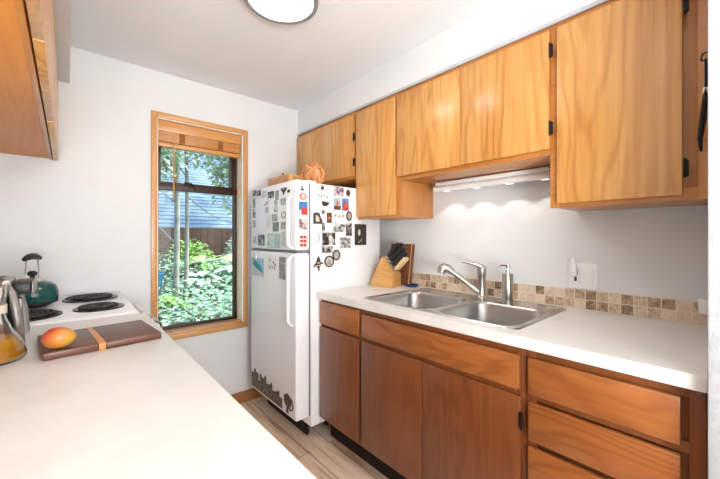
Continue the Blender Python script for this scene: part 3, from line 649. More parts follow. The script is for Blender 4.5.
F('paper_plane_cutout', 2.049, 2.140, 1.454, 1.494, M_('grey_paper', srgb(176, 182, 180), .7), 'grey triangular paper cutout high on the freezer front', 'drawing', .001, [(1, -1), (-1, 1), (-.7, -.6)])
F('note_sheet', 2.049, 2.108, 1.405, 1.446, photo(((214, 222, 220), (176, 186, 186)), 70, 27), 'small square grey note under the triangular cutout', 'note', .001)
F('photo', 1.930, 2.006, 1.345, 1.393, photo(((90, 96, 96), (196, 202, 200), (150, 156, 156)), 50, 28), 'grey photo in the freezer front\'s center, upper of two', 'photo')
F('photo', 1.911, 1.992, 1.282, 1.340, photo(((66, 76, 72), (150, 160, 156), (110, 120, 116)), 50, 29), 'dark grey photo in the freezer front\'s center, lower of two', 'photo')
o = F('round_sticker', 1.809, 1.888, 1.356, 1.404, photo(PALE[:2], 30, 30), 'round white sticker with grey ring near the freezer handle', 'sticker', .001, OV)
for k in range(16):
    pass
sub(o, 'ring', m_ink, oval(0, 0, .72, .72), side=False, d=(.0011, .0014)); sub(o, 'center', m_pap2, oval(0, 0, .56, .56), side=False, d=(.0015, .0018))
F('photo', 1.822, 1.885, 1.292, 1.338, photo(((120, 126, 124), (186, 190, 188)), 60, 31), 'small grey photo below the round sticker', 'photo')
F('note_sheet', 2.020, 2.085, 1.300, 1.400, photo(((196, 206, 204), (226, 232, 230)), 20, 32), 'tall pale note in the freezer front\'s middle left', 'note', .001)
F('photo_sheet', 1.978, 2.078, 1.174, 1.268, photo(((150, 182, 172), (186, 208, 200), (208, 224, 218)), 40, 33), 'pale green sheet at the freezer front\'s bottom, left of three', 'photo', .001)
F('photo_sheet', 1.889, 1.974, 1.176, 1.268, photo(((140, 172, 164), (190, 210, 204), (170, 196, 188)), 40, 34), 'pale green sheet at the freezer front\'s bottom, middle of three', 'photo', .001)
F('photo_sheet', 1.809, 1.880, 1.186, 1.278, photo(((176, 196, 190), (206, 220, 214)), 40, 35), 'pale green sheet at the freezer front\'s bottom, right of three', 'photo', .001)
o = F('photo', 2.112, 2.214, 1.188, 1.262, photo(((206, 210, 208), (150, 156, 156), (92, 96, 98)), 35, 36), 'white edged grey photo at the freezer front\'s lower left', 'photo')
F('photo_magnet', 2.236, 2.300, 1.200, 1.253, photo(((150, 154, 154), (210, 212, 210)), 60, 37), 'small grey photo in the freezer front\'s far lower corner', 'photo')
# lower door front
t = thing('clipped_photo', (FXD, 2.216, 1.03), 'blue and teal beach photo held by a clip on the lower door', 'photo', GRP)
p = G().box(FXD - .0025, FXD - .0002, 2.125, 2.308, .975, 1.098, .0005).build('print', M_('sky_print', srgb(142, 182, 206), .45), t)
G().prism([(2.308, .99), (2.308, 1.05), (2.21, 1.03), (2.125, .985), (2.125, .976), (2.29, .976)], 'x', FXD - .0032, FXD - .0026).build('sand', M_('sand_print', srgb(206, 204, 200), .5), t)
G().prism([(2.30, 1.065), (2.24, 1.078), (2.16, 1.04), (2.13, 1.0), (2.2, 1.015), (2.27, 1.04)], 'x', FXD - .0038, FXD - .0033).build('sea', M_('teal_print', srgb(46, 150, 160), .45), t)
G().box(FXD - .012, FXD - .0039, 2.225, 2.262, 1.085, 1.130, .003).build('clip', m_alu, t)
o = F('drawing_sheet', 1.937, 2.063, 1.030, 1.117, m_pap2, 'white sheet with small black doodles on the lower door', 'drawing', .001)
random.seed(4)
for k in range(9): sub(o, 'doodle', m_dkink if k % 2 else m_ink, oval(random.uniform(-.75, .75), random.uniform(-.75, .75), random.uniform(.06, .14), random.uniform(.08, .2)), side=False, d=(.0011, .0015))
F('photo', 1.815, 1.905, .985, 1.123, photo(((60, 62, 62), (140, 142, 140), (182, 184, 182), (120, 122, 120)), 40, 39), 'tall grey photo on the lower door near its handle', 'photo')
m_city = mottled('cutout_brown', srgb(66, 54, 48), srgb(110, 96, 86), 60, .7)
t = thing('skyline_decal', (FXD, 2.0, .17), 'dark brown city skyline decal along the lower door\'s bottom edge', 'decal')
random.seed(7)
yy = 2.318
m_cityl = mottled('cutout_grey', srgb(120, 108, 98), srgb(150, 138, 128), 60, .7)
for h, wd, cap in ((.098, .040, 0), (.122, .030, 1), (.112, .044, 0), (.066, .018, 0), (.112, .030, 1), (.104, .042, 0), (.120, .026, 1), (.086, .036, 0), (.094, .030, 0), (.104, .024, 1), (.070, .040, 0), (.080, .030, 0), (.086, .026, 1), (.062, .036, 0)):
    gg = G().box(FXD - .0022, FXD - .0003, yy - wd + .002, yy, .185, .185 + h)
    if cap: gg.prism([(yy - wd + .002, .185 + h), (yy, .185 + h), (yy - wd / 2, .185 + h + .014)], 'x', FXD - .0022, FXD - .0004)
    tw = gg.build('tower', m_city, t, smooth=0)
    wn = G()
    for c in range(2):
        wn.box(FXD - .0028, FXD - .0023, yy - wd * (.30 + .42 * c) - .003, yy - wd * (.30 + .42 * c) + .002, .192, .185 + h - .014)
    wn.build('window_column', m_cityl, tw, smooth=0)
    yy -= wd
G().prism([(1.80 + .045 * x, .262 + .040 * z) for x, z in OV], 'x', FXD - .0026, FXD - .0004).prism([(1.788, .185), (1.816, .185), (1.808, .25), (1.796, .25)], 'x', FXD - .0022, FXD - .0004).build('tree', m_city, t)
g = G()
for a, b in rect(-1, 1, -1, 1): pass
G().tube([(FXD - .003, 1.76 + .028 * x, .250 + .034 * z) for x, z in OV], .004, 6, closed=True).build('wheel', m_city, t)

# things on top of the refrigerator
m_wick = wood('woven_cane', srgb(150, 84, 44), srgb(196, 126, 74), srgb(218, 156, 100), 'x', figure=1.0, freq=14)
t = thing('wooden_tray', (1.20, 2.10, 1.573), 'low carved wooden tray lying on the refrigerator by the wall', 'tray')
G().box(1.10, 1.36, 1.965, 2.265, 1.574, 1.588, .003).build('base', m_wick, t)
m_tr = wood('tray_wood', srgb(150, 98, 42), srgb(206, 156, 84), srgb(228, 186, 116), 'y', figure=1.6)
G().box(1.100, 1.112, 1.960, 2.27, 1.574, 1.668, .004).box(1.35, 1.365, 1.960, 2.27, 1.574, 1.662, .004).box(1.112, 1.35, 1.960, 1.975, 1.574, 1.662, .004).box(1.112, 1.35, 2.255, 2.27, 1.574, 1.662, .004).build('rim', m_tr, t)
g = G()
for k in range(6): g.tube([(1.098 + .003 * math.sin(u * 3), 1.97 + .29 * u, 1.590 + .012 * k + .006 * math.sin(u * 9 + k)) for u in [i / 12 for i in range(13)]], .0045, 6)
g.build('carving', m_wick, t)
G().lathe([(0, 0), (.006, .001), (.006, .012), (0, .014)], (1.108, 2.06, 1.668), 10).build('peg', m_black, t)
# knotted cane basket: strands wound over an upright ball
t = thing('cane_basket', (1.20, 1.80, 1.573), 'rounded reddish woven cane basket on the refrigerator\'s near corner', 'basket')
cen = Vector((1.195, 1.822, 1.646)); ax = Vector((.068, .068, .072))
G().lathe([(0, -1), (.5, -.86), (.86, -.5), (.99, 0), (.86, .5), (.6, .8), (0, .98)], (0, 0, 0), 28, Matrix.Translation(cen) @ Matrix.Diagonal((ax.x * .93, ax.y * .93, ax.z * .95, 1))).build('core', m_wick, t)
random.seed(12)
for k in range(11):
    n = Vector((random.uniform(-1, 1), random.uniform(-1, 1), random.uniform(-.7, .7))).normalized()
    u = n.orthogonal().normalized(); v = n.cross(u)
    off = random.uniform(-.45, .45); rr_ = math.sqrt(1 - off * off)
    pts = []
    for i in range(28):
        a = 2 * PI * i / 28; d = n * off + (u * math.cos(a) + v * math.sin(a)) * rr_
        d = d * (1.0 + .06 * math.sin(5 * a + k)); q = Vector((cen.x + d.x * ax.x, cen.y + d.y * ax.y, max(1.583, cen.z + d.z * ax.z))); pts.append(q)
    G().tube(pts, .0095, 8, closed=True).build('strand', m_wick, t)

# ------------------------------------------------------------------ left counter, cabinets
LXE = .259
t = thing('base_cabinet', (-.08, .6, 0), 'base cabinet run hidden below the left white counter', 'cabinet')
G().box(XL + .002, .215, -.55, 1.735, .10, .874, .001).build('body', m_lof, t)
G().box(XL + .01, .165, -.55, 1.735, .001, .10).build('toe_kick', m_dark, t)
for k in range(4): G().box(.216, .235, -.54 + .57 * k, .02 + .57 * k, .155, .85, .003).build('door', m_lo, t)
o = G().box(XL + .001, LXE, -.6, 1.737, .876, .914, .002).build('countertop', m_lam, org=(-.06, .6, .876))
tag(o, 'white laminate countertop in the left foreground with the cutting board on it', 'countertop')

t = thing('upper_cabinet', (-.22, 1.4, 1.668), 'honey wood wall cabinet overhead on the left, seen from below', 'cabinet')
G().box(XL + .001, -.073, .35, 2.478, 1.672, 2.104, .001).build('body', m_leftp, t)
g = G().box(-.073, -.060, .35, 2.478, 1.668, 1.71, .001).box(-.073, -.060, .35, 2.478, 2.06, 2.104, .001)
for y in (.35, .963, 1.628, 2.438): g.box(-.073, -.060, y, y + .04, 1.71, 2.06, .001)
g.build('face_frame', m_upf, t)
for a, b in ((.36, .980), (.986, 1.640), (1.656, 2.470)): G().box(-.0555, -.036, a, b, 1.664, 2.085, .002).build('door', m_up, t)

# ------------------------------------------------------------------ stove
t = thing('electric_range', (-.07, 2.1, 0), 'white electric coil stove standing against the window wall', 'stove')
SY = (1.742, 2.470)
G().box(XL + .002, .225, SY[0], SY[1], .06, .890, .003).build('body', m_enam, t)
G().box(XL + .002, .238, SY[0] + .002, SY[1] - .001, .891, .922, .006, seg=3).build('cooktop', m_enam, t)
G().box(.226, .258, SY[0] + .01, SY[1] - .01, .16, .822, .006).build('oven_door', m_enam, t)
G().box(.226, .252, SY[0] + .005, SY[1] - .005, .826, .888, .008).build('front_rail', m_enam, t)
h = G().tube([(.25, 1.80, .80), (.31, 1.80, .832)], .008).tube([(.25, 2.42, .80), (.31, 2.42, .832)], .008).tube([(.315, 1.79, .832), (.315, 2.43, .832)], .012, 12).build('handle', m_enam, t)
G().box(XL + .003, XL + .05, SY[0] + .01, SY[1] - .01, .922, 1.06, .006).build('control_panel', m_enam, t)
for k in range(4): G().lathe([(0, .022), (.017, .02), (.02, 0)], (XL + .05, 1.85 + .16 * k, 1.0), 16, Matrix.Rotation(PI / 2, 4, 'Y')).build('knob', m_black, t)
m_coil = mottled('burner_coil', srgb(26, 26, 27), srgb(44, 43, 43), 60, .55)
m_pan = M_('drip_pan', srgb(40, 40, 42), .3, .6)
for (x, y, r) in ((.095, 2.255, .103), (.112, 1.935, .082), (-.150, 2.235, .082), (-.128, 1.905, .103)):
    b = G().lathe([(r + .012, .9225), (r + .012, .927), (r + .004, .928), (r - .008, .924), (.03, .9225), (0, .9225)], (x, y, 0), 40).build('burner', m_pan, t)
    n = 150; turns = 4.5 if r > .09 else 3.7
    G().tube([(x + (.018 + (r - .024) * i / n) * math.cos(2 * PI * turns * i / n), y + (.018 + (r - .024) * i / n) * math.sin(2 * PI * turns * i / n), .932) for i in range(n + 1)], .0052, 6).build('coil', m_coil, b)
# towel over the oven handle
random.seed(2)
rows = []
for i in range(15):
    u = i / 14
    if u < .42: x, z = .292, .62 + .214 * u / .42
    elif u < .58:
        a = PI * (u - .42) / .16; x, z = .315 - .023 * math.cos(a), .834 + .021 * math.sin(a)
    else: x, z = .338, .834 - .30 * (u - .58) / .42
    rows.append([(x + .002 * math.sin(7 * v + i * .3), 1.812 + .15 * v, z) for v in [k / 12 for k in range(13)]])
g = G().grid(rows)
o = g.build('dish_towel', photo(((232, 228, 222), (224, 218, 210), (168, 140, 118)), 38, 51), org=(.315, 1.88, .83), smooth=60)
md = o.modifiers.new('thick', 'SOLIDIFY'); md.thickness = .004; md.offset = 0
tag(o, 'white dish towel with brown spots hanging on the oven handle', 'towel')

# ------------------------------------------------------------------ kettle
KX, KY, KZ = -.118, 2.135, .9375
kx, ky = -.150, 2.235
t = thing('tea_kettle', (KX, KY, KZ), 'dark green enamel tea kettle with black handle on the back burner', 'kettle')
m_teal = mottled('teal_enamel', srgb(22, 74, 70), srgb(28, 84, 78), 6, .18)
KC = (kx + .030, ky - .085, KZ + .0005)
G().lathe([(0, 0), (.076, 0), (.086, .006), (.091, .03), (.091, .055), (.082, .082), (.064, .097), (.045, .103), (.043, .105), (0, .105)], KC, 40).build('body', m_teal, t)
G().lathe([(.078, .0005), (.089, .006), (.0895, .014), (.085, .016)], KC, 40).build('base_band', m_black, t)
lid = G().lathe([(.048, .101), (.047, .108), (.03, .117), (.012, .121), (0, .121)], KC, 32).build('lid', m_steel, t)
G().lathe([(0, .119), (.009, .120), (.009, .128), (.017, .134), (.018, .144), (.010, .152), (0, .153)], KC, 20).build('lid_knob', m_black, lid)
kc = Vector(KC); du = Vector((.40, .917, 0))
for s in (-1, 1): G().tube([kc + du * .046 * s + Vector((0, 0, .105)), kc + du * .050 * s + Vector((0, 0, .15)), kc + du * .040 * s + Vector((0, 0, .205))], .0035, 8).build('handle_post', m_chrome, t)
G().tube([kc + du * (.06 * u) + Vector((0, 0, .207 + .012 * (1 - u * u))) for u in (-1, -.7, -.35, 0, .35, .7, 1)], [.008, .012, .0145, .015, .0145, .012, .008], 12).build('handle', m_black, t)
sp = Vector((-.72, .69, 0))
G().tube([kc + sp * .07 + Vector((0, 0, .080)), kc + sp * .10 + Vector((0, 0, .098)), kc + sp * .118 + Vector((0, 0, .105))], [.022, .015, .011], 14).build('spout', m_teal, t)

# ------------------------------------------------------------------ toaster
TX0, TX1, TY0, TY1 = -.345, -.118, 1.435, 1.635
m_tsil = mottled('dull_silver', (.42, .40, .38, 1), (.34, .32, .30, 1), 30, .42, metal=1)
t = thing('toaster', (-.22, 1.535, .914), 'silver and black toaster on the left counter in front of the kettle', 'toaster')
prof = [(TY0 + .012, .925), (TY1 - .012, .925), (TY1 - .004, .99), (TY1 - .022, 1.095), (TY1 - .05, 1.118), (TY0 + .05, 1.118), (TY0 + .022, 1.095), (TY0 + .004, .99)]
G().prism(prof, 'x', TX0, TX1 - .018, .006).build('body', m_tsil, t)
G().box(TX0 + .03, TX1 - .03, 1.492, 1.520, 1.1175, 1.1195).box(TX0 + .03, TX1 - .03, 1.552, 1.580, 1.1175, 1.1195).build('slot', m_black, t)
# end frame: two splayed silver legs and a top bar round a black inset
def leg(y0, y1):
    return G().tube([(TX1 - .020, y1, 1.105), (TX1 - .006, y0 * .35 + y1 * .65, 1.075), (TX1 + .008, y0, .99), (TX1 + .012, y0, .919)], [.008, .010, .011, .010], 10)
leg(TY0 + .012, TY0 + .030).build('frame_leg', m_tsil, t); leg(TY1 - .012, TY1 - .030).build('frame_leg', m_tsil, t)
G().tube([(TX1 - .020, TY0 + .028, 1.105), (TX1 - .020, TY1 - .028, 1.105)], .009, 10).build('frame_bar', m_tsil, t)
G().prism([(TX1 - .012, .920), (TX1 + .004, .920), (TX1 + .000, .99), (TX1 - .012, 1.085), (TX1 - .016, 1.085)], 'y', TY0 + .03, TY1 - .03, .002).build('end_panel', m_black, t)
G().box(TX1 + .001, TX1 + .009, 1.515, 1.555, .925, 1.05, .002).build('lever_track', m_tsil, t)
G().box(TX1 - .008, TX1 + .034, 1.465, 1.610, 1.068, 1.104, .006).build('lever', m_black, t)
G().box(TX1 + .0345, TX1 + .040, 1.463, 1.612, 1.066, 1.106, .003).build('lever_grip', m_tsil, t)
for x in (TX0 + .03, TX1 - .03):
    for y in (TY0 + .035, TY1 - .035): G().lathe([(0, 0), (.012, 0), (.012, .012), (0, .012)], (x, y, .914), 12).build('foot', m_black, t)

# ------------------------------------------------------------------ carafe
CA = Vector((-.158, 1.315, .914))
t = thing('glass_carafe', CA, 'clear glass carafe half filled with amber liquid at the left edge', 'carafe')
m_cg = glass('clear_glass', (.97, .98, .97, 1)); m_am = glass('amber_liquid', srgb(244, 172, 40), 1.36, .15); m_am.node_tree.nodes['Principled BSDF'].inputs['Transmission Weight'].default_value = .5
ou = [(0, 0), (.068, 0), (.074, .006), (.075, .018), (.066, .045), (.045, .085), (.034, .115), (.032, .15), (.040, .185), (.044, .20)]
inn = [(.042, .20), (.038, .185), (.030, .15), (.032, .115), (.043, .085), (.0635, .045), (.072, .018), (.071, .008), (.066, .004), (0, .004)]
G().lathe(ou + inn, CA, 40).build('glass', m_cg, t, smooth=60)
G().lathe([(0, .0045), (.0655, .0045), (.0705, .0085), (.0715, .018), (.0645, .042), (.0540, .060), (0, .060)], CA, 40).build('liquid', m_am, t)
G().lathe([(.0335, .128), (.0365, .128), (.0365, .150), (.0335, .150), (.0335, .128)], CA, 32).build('collar', M_('cream_collar', srgb(214, 202, 186), .5), t)

# ------------------------------------------------------------------ cutting board and mango
t = thing('cutting_board', (.08, 1.36, .9142), 'dark walnut cutting board with a pale inlaid stripe on the left counter', 'cutting board')
BMx = Matrix.Translation((.081, 1.357, .9142)) @ Matrix.Rotation(R(5), 4, 'Z')
G().box(-.142, -.021, -.122, .122, 0, .021, .004, BMx).box(-.005, .142, -.122, .122, 0, .021, .004, BMx).box(-.03, 0, -.118, .118, .002, .0195, 0, BMx).build('board', m_wal, t)
G().box(-.0212, -.0048, -.1222, .1222, -.0001, .0212, .0005, BMx).build('stripe', wood('cherry_strip', srgb(160, 96, 46), srgb(196, 128, 68), srgb(210, 148, 88), 'y', figure=.2, coat=0), t)
m_mango = M_('mango_skin', srgb(214, 160, 50), .32); N, L, b = nodes(m_mango)
tc = N.new('ShaderNodeTexCoord'); n = N.new('ShaderNodeTexNoise'); n.inputs['Scale'].default_value = 14; L.new(tc.outputs['Object'], n.inputs[0])
sx = N.new('ShaderNodeSeparateXYZ'); L.new(tc.outputs['Object'], sx.inputs[0])
v = mth(N, L, 'ADD', mth(N, L, 'ADD', mth(N, L, 'MULTIPLY', sx.outputs[2], 5), mth(N, L, 'MULTIPLY', sx.outputs[0], -5)), mth(N, L, 'MULTIPLY', n.outputs[0], .55))
r = ramp(N, [(.15, srgb(176, 146, 56)), (.36, srgb(204, 152, 58)), (.52, srgb(200, 98, 50)), (.66, srgb(172, 58, 44))]); L.new(v, r.inputs[0]); L.new(r.outputs[0], b.inputs['Base Color'])
bm = bmesh.new(); bmesh.ops.create_uvsphere(bm, u_segments=32, v_segments=20, radius=1)
for q in bm.verts:
    x, y, z = q.co; q.co = Vector((x * .037, y * (.032 + .004 * x), z * (.029 - .003 * x) - .002 * x))
mg = Matrix.Translation((-.016, 1.258, .9352 + .0335)) @ Matrix.Rotation(R(12), 4, 'Z')
t = thing('mango', (-.016, 1.258, .9354), 'red and yellow ripe mango resting on the cutting board', 'mango')
bz = G().add(bm, mg); zmin = min(q.co.z for q in bz.bm.verts)
bmesh.ops.translate(bz.bm, vec=(0, 0, .9356 - zmin), verts=bz.bm.verts); bz.build('fruit', m_mango, t)
G().tube([(-.0505, 1.2505, .968), (-.056, 1.249, .970)], .003, 8).build('stem', m_brn, t)

# ------------------------------------------------------------------ wooden blind, raised
t = thing('wooden_blind', (.72, YF + .05, WZ1 - .01), 'raised honey wood slat blind bunched at the top of the window', 'blind')
bx0, bx1 = WX0 + .010, WX1 - .010
G().box(bx0, bx1, YF + .020, YF + .034, 1.944, 2.012, .003).box(bx0, bx1, YF + .034, YF + .085, 1.975, 2.012, .002).build('valance', m_blind, t)
for k in range(7): G().box(bx0 + .004, bx1 - .004, YF + .030, YF + .080, 1.878 + .0095 * k, 1.8855 + .0095 * k, .001).build('slat', m_blind, t)
G().box(bx0 + .004, bx1 - .004, YF + .028, YF + .082, 1.846, 1.872, .003).build('bottom_rail', m_blind, t)
for x in (.590, .845): G().box(x - .017, x + .017, YF + .0265, YF + .0285, 1.880, 1.944).build('tape', m_tape, t)
G().tube([(.536, YF + .018, 1.935), (.536, YF + .018, 1.50)], .0045, 8).build('wand', m_trimw, t)
tas = G().tube([(.985, YF + .05, 1.85), (.985, YF + .05, 1.615)], .0012, 6).build('pull_cord', m_jamb, t)
G().lathe([(0, .02), (.004, .02), (.007, .0), (.012, -.02), (.010, -.024), (0, -.024)], (.985, YF + .05, 1.60), 14).build('tassel', m_trimw, tas)

# ------------------------------------------------------------------ garden outside the window
m_soil = mottled('garden_soil', srgb(96, 84, 64), srgb(128, 118, 92), 3, .95)
def gz(y): return -.15 + .125 * max(0, min(y, 9.5) - 3.0)
struct('garden_ground', G().prism([(YF + .18, -.6), (26, -.6), (26, gz(26)), (9.5, gz(9.5)), (3.0, gz(3)), (YF + .18, -.15)], 'x', -9, 16), m_soil, smooth=0)
def leaf(bm, p, d, s, up, wd=.45, curl=.2):
    d = d.normalized(); a = d.cross(up)
    if a.length < 1e-3: a = Vector((1, 0, 0))
    a.normalize()
    v = [bm.verts.new(p), bm.verts.new(p + d * s * .5 + a * s * wd * .5 + up * s * curl * .3), bm.verts.new(p + d * s - up * s * curl), bm.verts.new(p + d * s * .5 - a * s * wd * .5 + up * s * curl * .3)]
    m = bm.verts.new(p + d * s * .5 - up * s * .02)
    bm.faces.new((v[0], v[1], m)); bm.faces.new((v[1], v[2], m)); bm.faces.new((v[2], v[3], m)); bm.faces.new((v[3], v[0], m))
def leafmat(name, cs, rough=.5):
    m = M_(name, srgb(*cs[0]), rough); N, L, b = nodes(m)
    gm = N.new('ShaderNodeNewGeometry'); r = ramp(N, [(i / max(1, len(cs) - 1), srgb(*c)) for i, c in enumerate(cs)])
    L.new(gm.outputs['Random Per Island'], r.inputs[0]); L.new(r.outputs[0], b.inputs['Base Color'])
    b.inputs['Subsurface Weight'].default_value = 0
    return m
m_mint = leafmat('mint_leaves', ((96, 146, 108), (144, 190, 156), (178, 214, 188), (202, 228, 212)))
m_fresh = leafmat('fresh_leaves', ((120, 168, 84), (156, 198, 104), (184, 216, 140)))
m_hosta = leafmat('hosta_leaves', ((150, 196, 160), (190, 222, 196), (220, 238, 222)))
m_crown = leafmat('crown_leaves', ((150, 176, 140), (190, 208, 180), (222, 232, 216)))
m_needle = leafmat('dark_green_leaves', ((62, 88, 66), (90, 120, 92), (120, 148, 118)))  # deep green tones, one picked per leaf
random.seed(21)
g = G(); bm = g.bm
for k in range(15000):
    y = 2.85 + 5.2 * random.random() ** 1.1
    x = random.uniform(.02, .66) * y - .3
    z = gz(y) + random.uniform(.06, .36) + .06 * math.sin(3.1 * x + y * 2) + .05 * math.sin(5 * y - x)
    a = random.uniform(0, 2 * PI); d = Vector((math.cos(a), math.sin(a), random.uniform(-.2, .5)))
    leaf(bm, Vector((x, y, z)), d, random.uniform(.035, .085), Vector((random.uniform(-.3, .3), random.uniform(-.6, .2), 1)).normalized(), .75, .15)
tag(g.build('ground_cover', m_mint, org=(1.5, 5, 0), smooth=0), kind='stuff')
def clump(name, x, y, z, n, s, mat, label, cat='plant', wd=.3, rise=1.0):
    g = G(); bm = g.bm
    for k in range(n):
        a = 2 * PI * k / n * 2.4 + random.uniform(-.3, .3); e = random.uniform(.25, 1.1) * rise
        d = Vector((math.cos(a), math.sin(a), e)).normalized(); L_ = s * random.uniform(.7, 1.1)
        pts = []; p = Vector((x, y, z)); sidev = Vector((-math.sin(a), math.cos(a), 0))
        prev = None
        for i in range(7):
            u = i / 6; q = p + d * L_ * u + Vector((0, 0, -.55 * L_ * u * u)); ww = wd * L_ * .5 * math.sin(PI * (.12 + .88 * u)) ** .8 + .003
            cur = (bm.verts.new(q - sidev * ww), bm.verts.new(q + Vector((0, 0, -.12 * ww))), bm.verts.new(q + sidev * ww))
            if prev:
                bm.faces.new((prev[0], prev[1], cur[1], cur[0])); bm.faces.new((prev[1], prev[2], cur[2], cur[1]))
            prev = cur
    o = g.build(name, mat, org=(x, y, z), smooth=80); return tag(o, label, cat)
for (nm, x, y, up, n, sz, mt, wd, lb) in (
    ('hosta', 2.42, 6.3, .30, 26, .62, m_hosta, .30, 'pale broad-leaved hosta at the right of the garden bed'),
    ('hosta', 1.72, 6.2, .26, 22, .55, m_hosta, .28, 'pale broad-leaved hosta just right of the pale trunks'),
    ('fern', 2.15, 7.5, .22, 34, .80, m_fresh, .16, 'bright yellow-green fern in front of the brown garden fence'),
    ('fern', 1.02, 5.1, .22, 26, .42, m_fresh, .18, 'small yellow-green fern at the foot of the pale trunks'),
    ('fern', 3.05, 6.9, .22, 30, .7, m_mint, .16, 'grey-green fern at the far right of the garden bed')):
    clump(nm, x, y, gz(y) + up, n, sz, mt, lb, wd=wd)
# boulders
for (x, y, s, lb) in ((.82, 7.5, .42, 'mossy grey boulder left of the birch trunks'), (2.85, 7.95, .34, 'mossy rounded boulder at the fence\'s right end')):
    bm = bmesh.new(); bmesh.ops.create_icosphere(bm, subdivisions=3, radius=1)
    for q in bm.verts:
        n = 1 + .10 * math.sin(4 * q.co.x + 3 * q.co.y) + .08 * math.sin(7 * q.co.z + 2 * q.co.x); q.co = Vector((q.co.x * s * n, q.co.y * s * .8 * n, q.co.z * s * .62 * n))
    tag(G().add(bm, Matrix.Translation((x, y, gz(y) + s * .45))).build('boulder', mottled('mossy_rock', srgb(150, 152, 120), srgb(186, 182, 164), 5, .9), org=(x, y, gz(y))), lb, 'rock')
# blue planter
PZ = gz(5.6)
o = G().lathe([(0, 0), (.09, 0), (.10, .30), (.14, .52), (.155, .53), (.155, .56), (.13, .56), (.12, .53), (0, .53)], (.93, 5.6, PZ), 28).build('planter', M_('cobalt_planter', srgb(40, 110, 150), .3), org=(.93, 5.6, PZ))
tag(o, 'blue glazed planter at the left edge of the garden view', 'planter')
# trees
def tree(x, y, h, r, lean, label, limbs, crown, cm, bark):
    zg = gz(y) - .02; h -= zg
    t = thing('garden_tree', (x, y, zg), label, 'tree', 'pale trunked trees outside the window')
    G().tube([(x + lean * u * h + .02 * math.sin(6 * u), y, zg + h * u) for u in [i / 10 for i in range(11)]], [r * (1.15 - .5 * i / 10) for i in range(11)], 12).build('trunk', bark, t)
    for (z, a, L_, up) in limbs:
        b = Vector((x + lean * z, y, z)); dx = Vector((math.cos(a), math.sin(a), 0))
        G().tube([b + dx * L_ * u + Vector((0, 0, up * (u - .55 * u * u) * L_ * 1.4)) for u in (0, .2, .4, .6, .8, 1)], [r * .38, r * .34, r * .3, r * .24, r * .18, r * .1], 8).build('branch', bark, t)
    g = G(); bm = g.bm
    for (cx, cy, cz, rx, rz, n) in crown:
        for k in range(n):
            d = Vector((random.gauss(0, 1), random.gauss(0, 1), random.gauss(0, 1))).normalized() * random.random() ** .4
            a = random.uniform(0, 2 * PI)
            leaf(bm, Vector((cx + d.x * rx, cy + d.y * rx, cz + d.z * rz)), Vector((math.cos(a), math.sin(a), random.uniform(-.9, .1))), random.uniform(.09, .17), Vector((0, -.3, 1)).normalized(), .5)
    g.build('foliage', cm, t, smooth=0)
    return t
m_bark = mottled('pale_bark', srgb(170, 166, 158), srgb(134, 132, 126), 9, .9)
m_bark2 = mottled('brown_bark', srgb(120, 104, 88), srgb(150, 134, 116), 9, .9)
tree(1.20, 5.5, 5.5, .038, .004, 'thicker pale tree trunk, left of the two outside the window', [(1.15, 2.6, .9, .9), (1.75, 2.9, 1.0, .7), (2.6, .4, .9, .5)], [(.6, 5.7, 3.0, .8, .7, 600), (1.5, 5.6, 3.4, 1.0, .7, 800), (1.1, 5.5, 2.7, .5, .5, 250), (.92, 5.3, 2.35, .32, .35, 350)], m_crown, m_bark)
tree(1.385, 5.7, 5.2, .029, .004, 'thinner pale tree trunk, right of the two outside the window', [(1.9, .3, 1.1, -.6), (2.4, .2, .8, .6), (2.2, -2.8, .6, .8)], [(2.2, 5.9, 2.85, .75, .6, 800), (2.6, 6.2, 3.4, .9, .6, 500), (2.3, 5.9, 2.35, .5, .4, 600), (2.35, 6.1, 1.95, .4, .4, 120)], m_crown, m_bark)
tree(3.9, 9.2, 5.0, .12, .01, 'leafy tree hanging over the right of the neighbour\'s roof', [(3.0, 2.8, 1.2, .3), (3.6, 3.6, 1.2, .2)], [(3.3, 9.0, 4.15, 1.1, .7, 900), (4.6, 9.3, 4.6, 1.3, .8, 700)], m_crown, m_bark2)
tree(.55, 8.6, 5.0, .10, .0, 'leafy tree at the left in front of the neighbour\'s roof', [(2.4, .4, .9, .5), (3.0, 2.4, .9, .4)], [(.9, 8.6, 3.3, .7, .7, 600), (.3, 8.6, 4.0, 1.0, .8, 600)], m_needle, m_bark2)
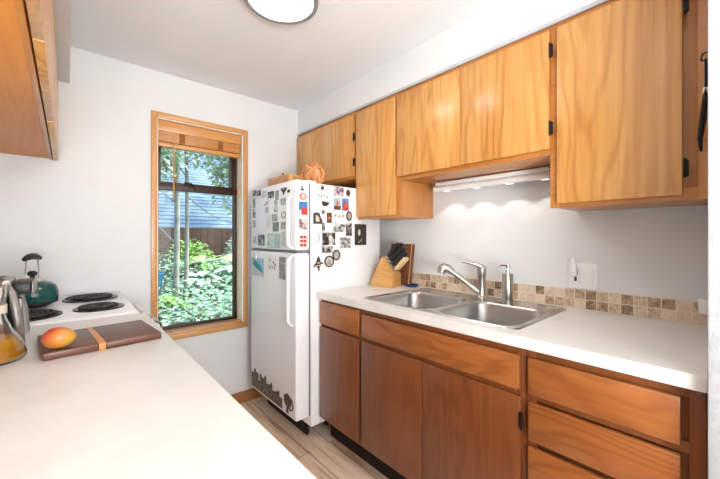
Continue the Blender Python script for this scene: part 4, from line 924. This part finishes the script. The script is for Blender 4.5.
# shrubs along the fence
def shrub(x, y, rx, rz, n, mt, lb):
    g = G(); bm = g.bm; z0 = gz(y)
    for k in range(n):
        d = Vector((random.gauss(0, 1), random.gauss(0, 1), abs(random.gauss(0, 1)))).normalized() * random.random() ** .35
        leaf(bm, Vector((x + d.x * rx, y + d.y * rx * .7, z0 + .05 + d.z * rz)), Vector((d.x + random.uniform(-.4, .4), d.y - .2, .3)), random.uniform(.06, .12), Vector((0, -.4, 1)).normalized(), .6)
    tag(g.build('shrub', mt, org=(x, y, z0), smooth=0), lb, 'shrub')
shrub(3.4, 8.35, .50, .80, 1100, m_crown, 'rounded grey-green shrub against the fence at the right')
shrub(2.15, 8.42, .50, .60, 900, m_fresh, 'low yellow-green shrub against the middle of the fence')
shrub(1.25, 8.45, .48, .36, 450, m_needle, 'dark green shrub by the fence behind the pale trunks')
# fence
t = thing('garden_fence', (2.5, 8.9, gz(8.9)), 'brown vertical board fence behind the garden bed', 'fence')
m_fen = wood('fence_wood', srgb(56, 36, 28), srgb(84, 58, 46), srgb(104, 76, 62), 'z', figure=.3, coat=0, rough=.9)
g = G()
for k in range(46): g.box(-1.6 + .165 * k, -1.6 + .165 * k + .155, 8.9 + .004 * (k % 2), 8.925 + .004 * (k % 2), gz(8.9) + .02, 1.47)
g.build('boards', m_fen, t, smooth=0)
G().box(-1.6, 6.0, 8.935, 8.975, 1.25, 1.34).box(-1.6, 6.0, 8.935, 8.975, .72, .80).build('rail', m_fen, t, smooth=0)
for k in range(4): G().box(-1.55 + 2.45 * k, -1.45 + 2.45 * k, 8.976, 9.07, gz(8.97) - .02, 1.42).build('post', m_fen, t, smooth=0)
# neighbour's house
t = thing('neighbour_house', (3, 13, -.15), 'neighbouring house with blue-grey shingle roof beyond the fence', 'house')
m_roof = mottled('roof_shingles', srgb(96, 122, 152), srgb(142, 166, 184), 1.6, .9)
g = G(); n = 30
for k in range(n):
    y = 10.0 + 4.2 * k / n; z = 1.5 + 3.3 * k / n; dy, dz = 4.2 / n, 3.3 / n
    g.prism([(y - .03, z - .022), (y + dy, z + dz - .022), (y + dy, z + dz + .012), (y - .03, z + .026)], 'x', -3, 10)
g.build('roof', m_roof, t, smooth=0)
G().box(-2.8, 9.8, 10.35, 14.2, -.15, 1.45).build('wall', mottled('siding', srgb(150, 140, 126), srgb(136, 126, 114), 2, .9), t, smooth=0)
G().box(-3.05, 10.05, 9.93, 9.96, 1.38, 1.50).build('gutter', M_('gutter_paint', srgb(170, 172, 176), .6), t, smooth=0)
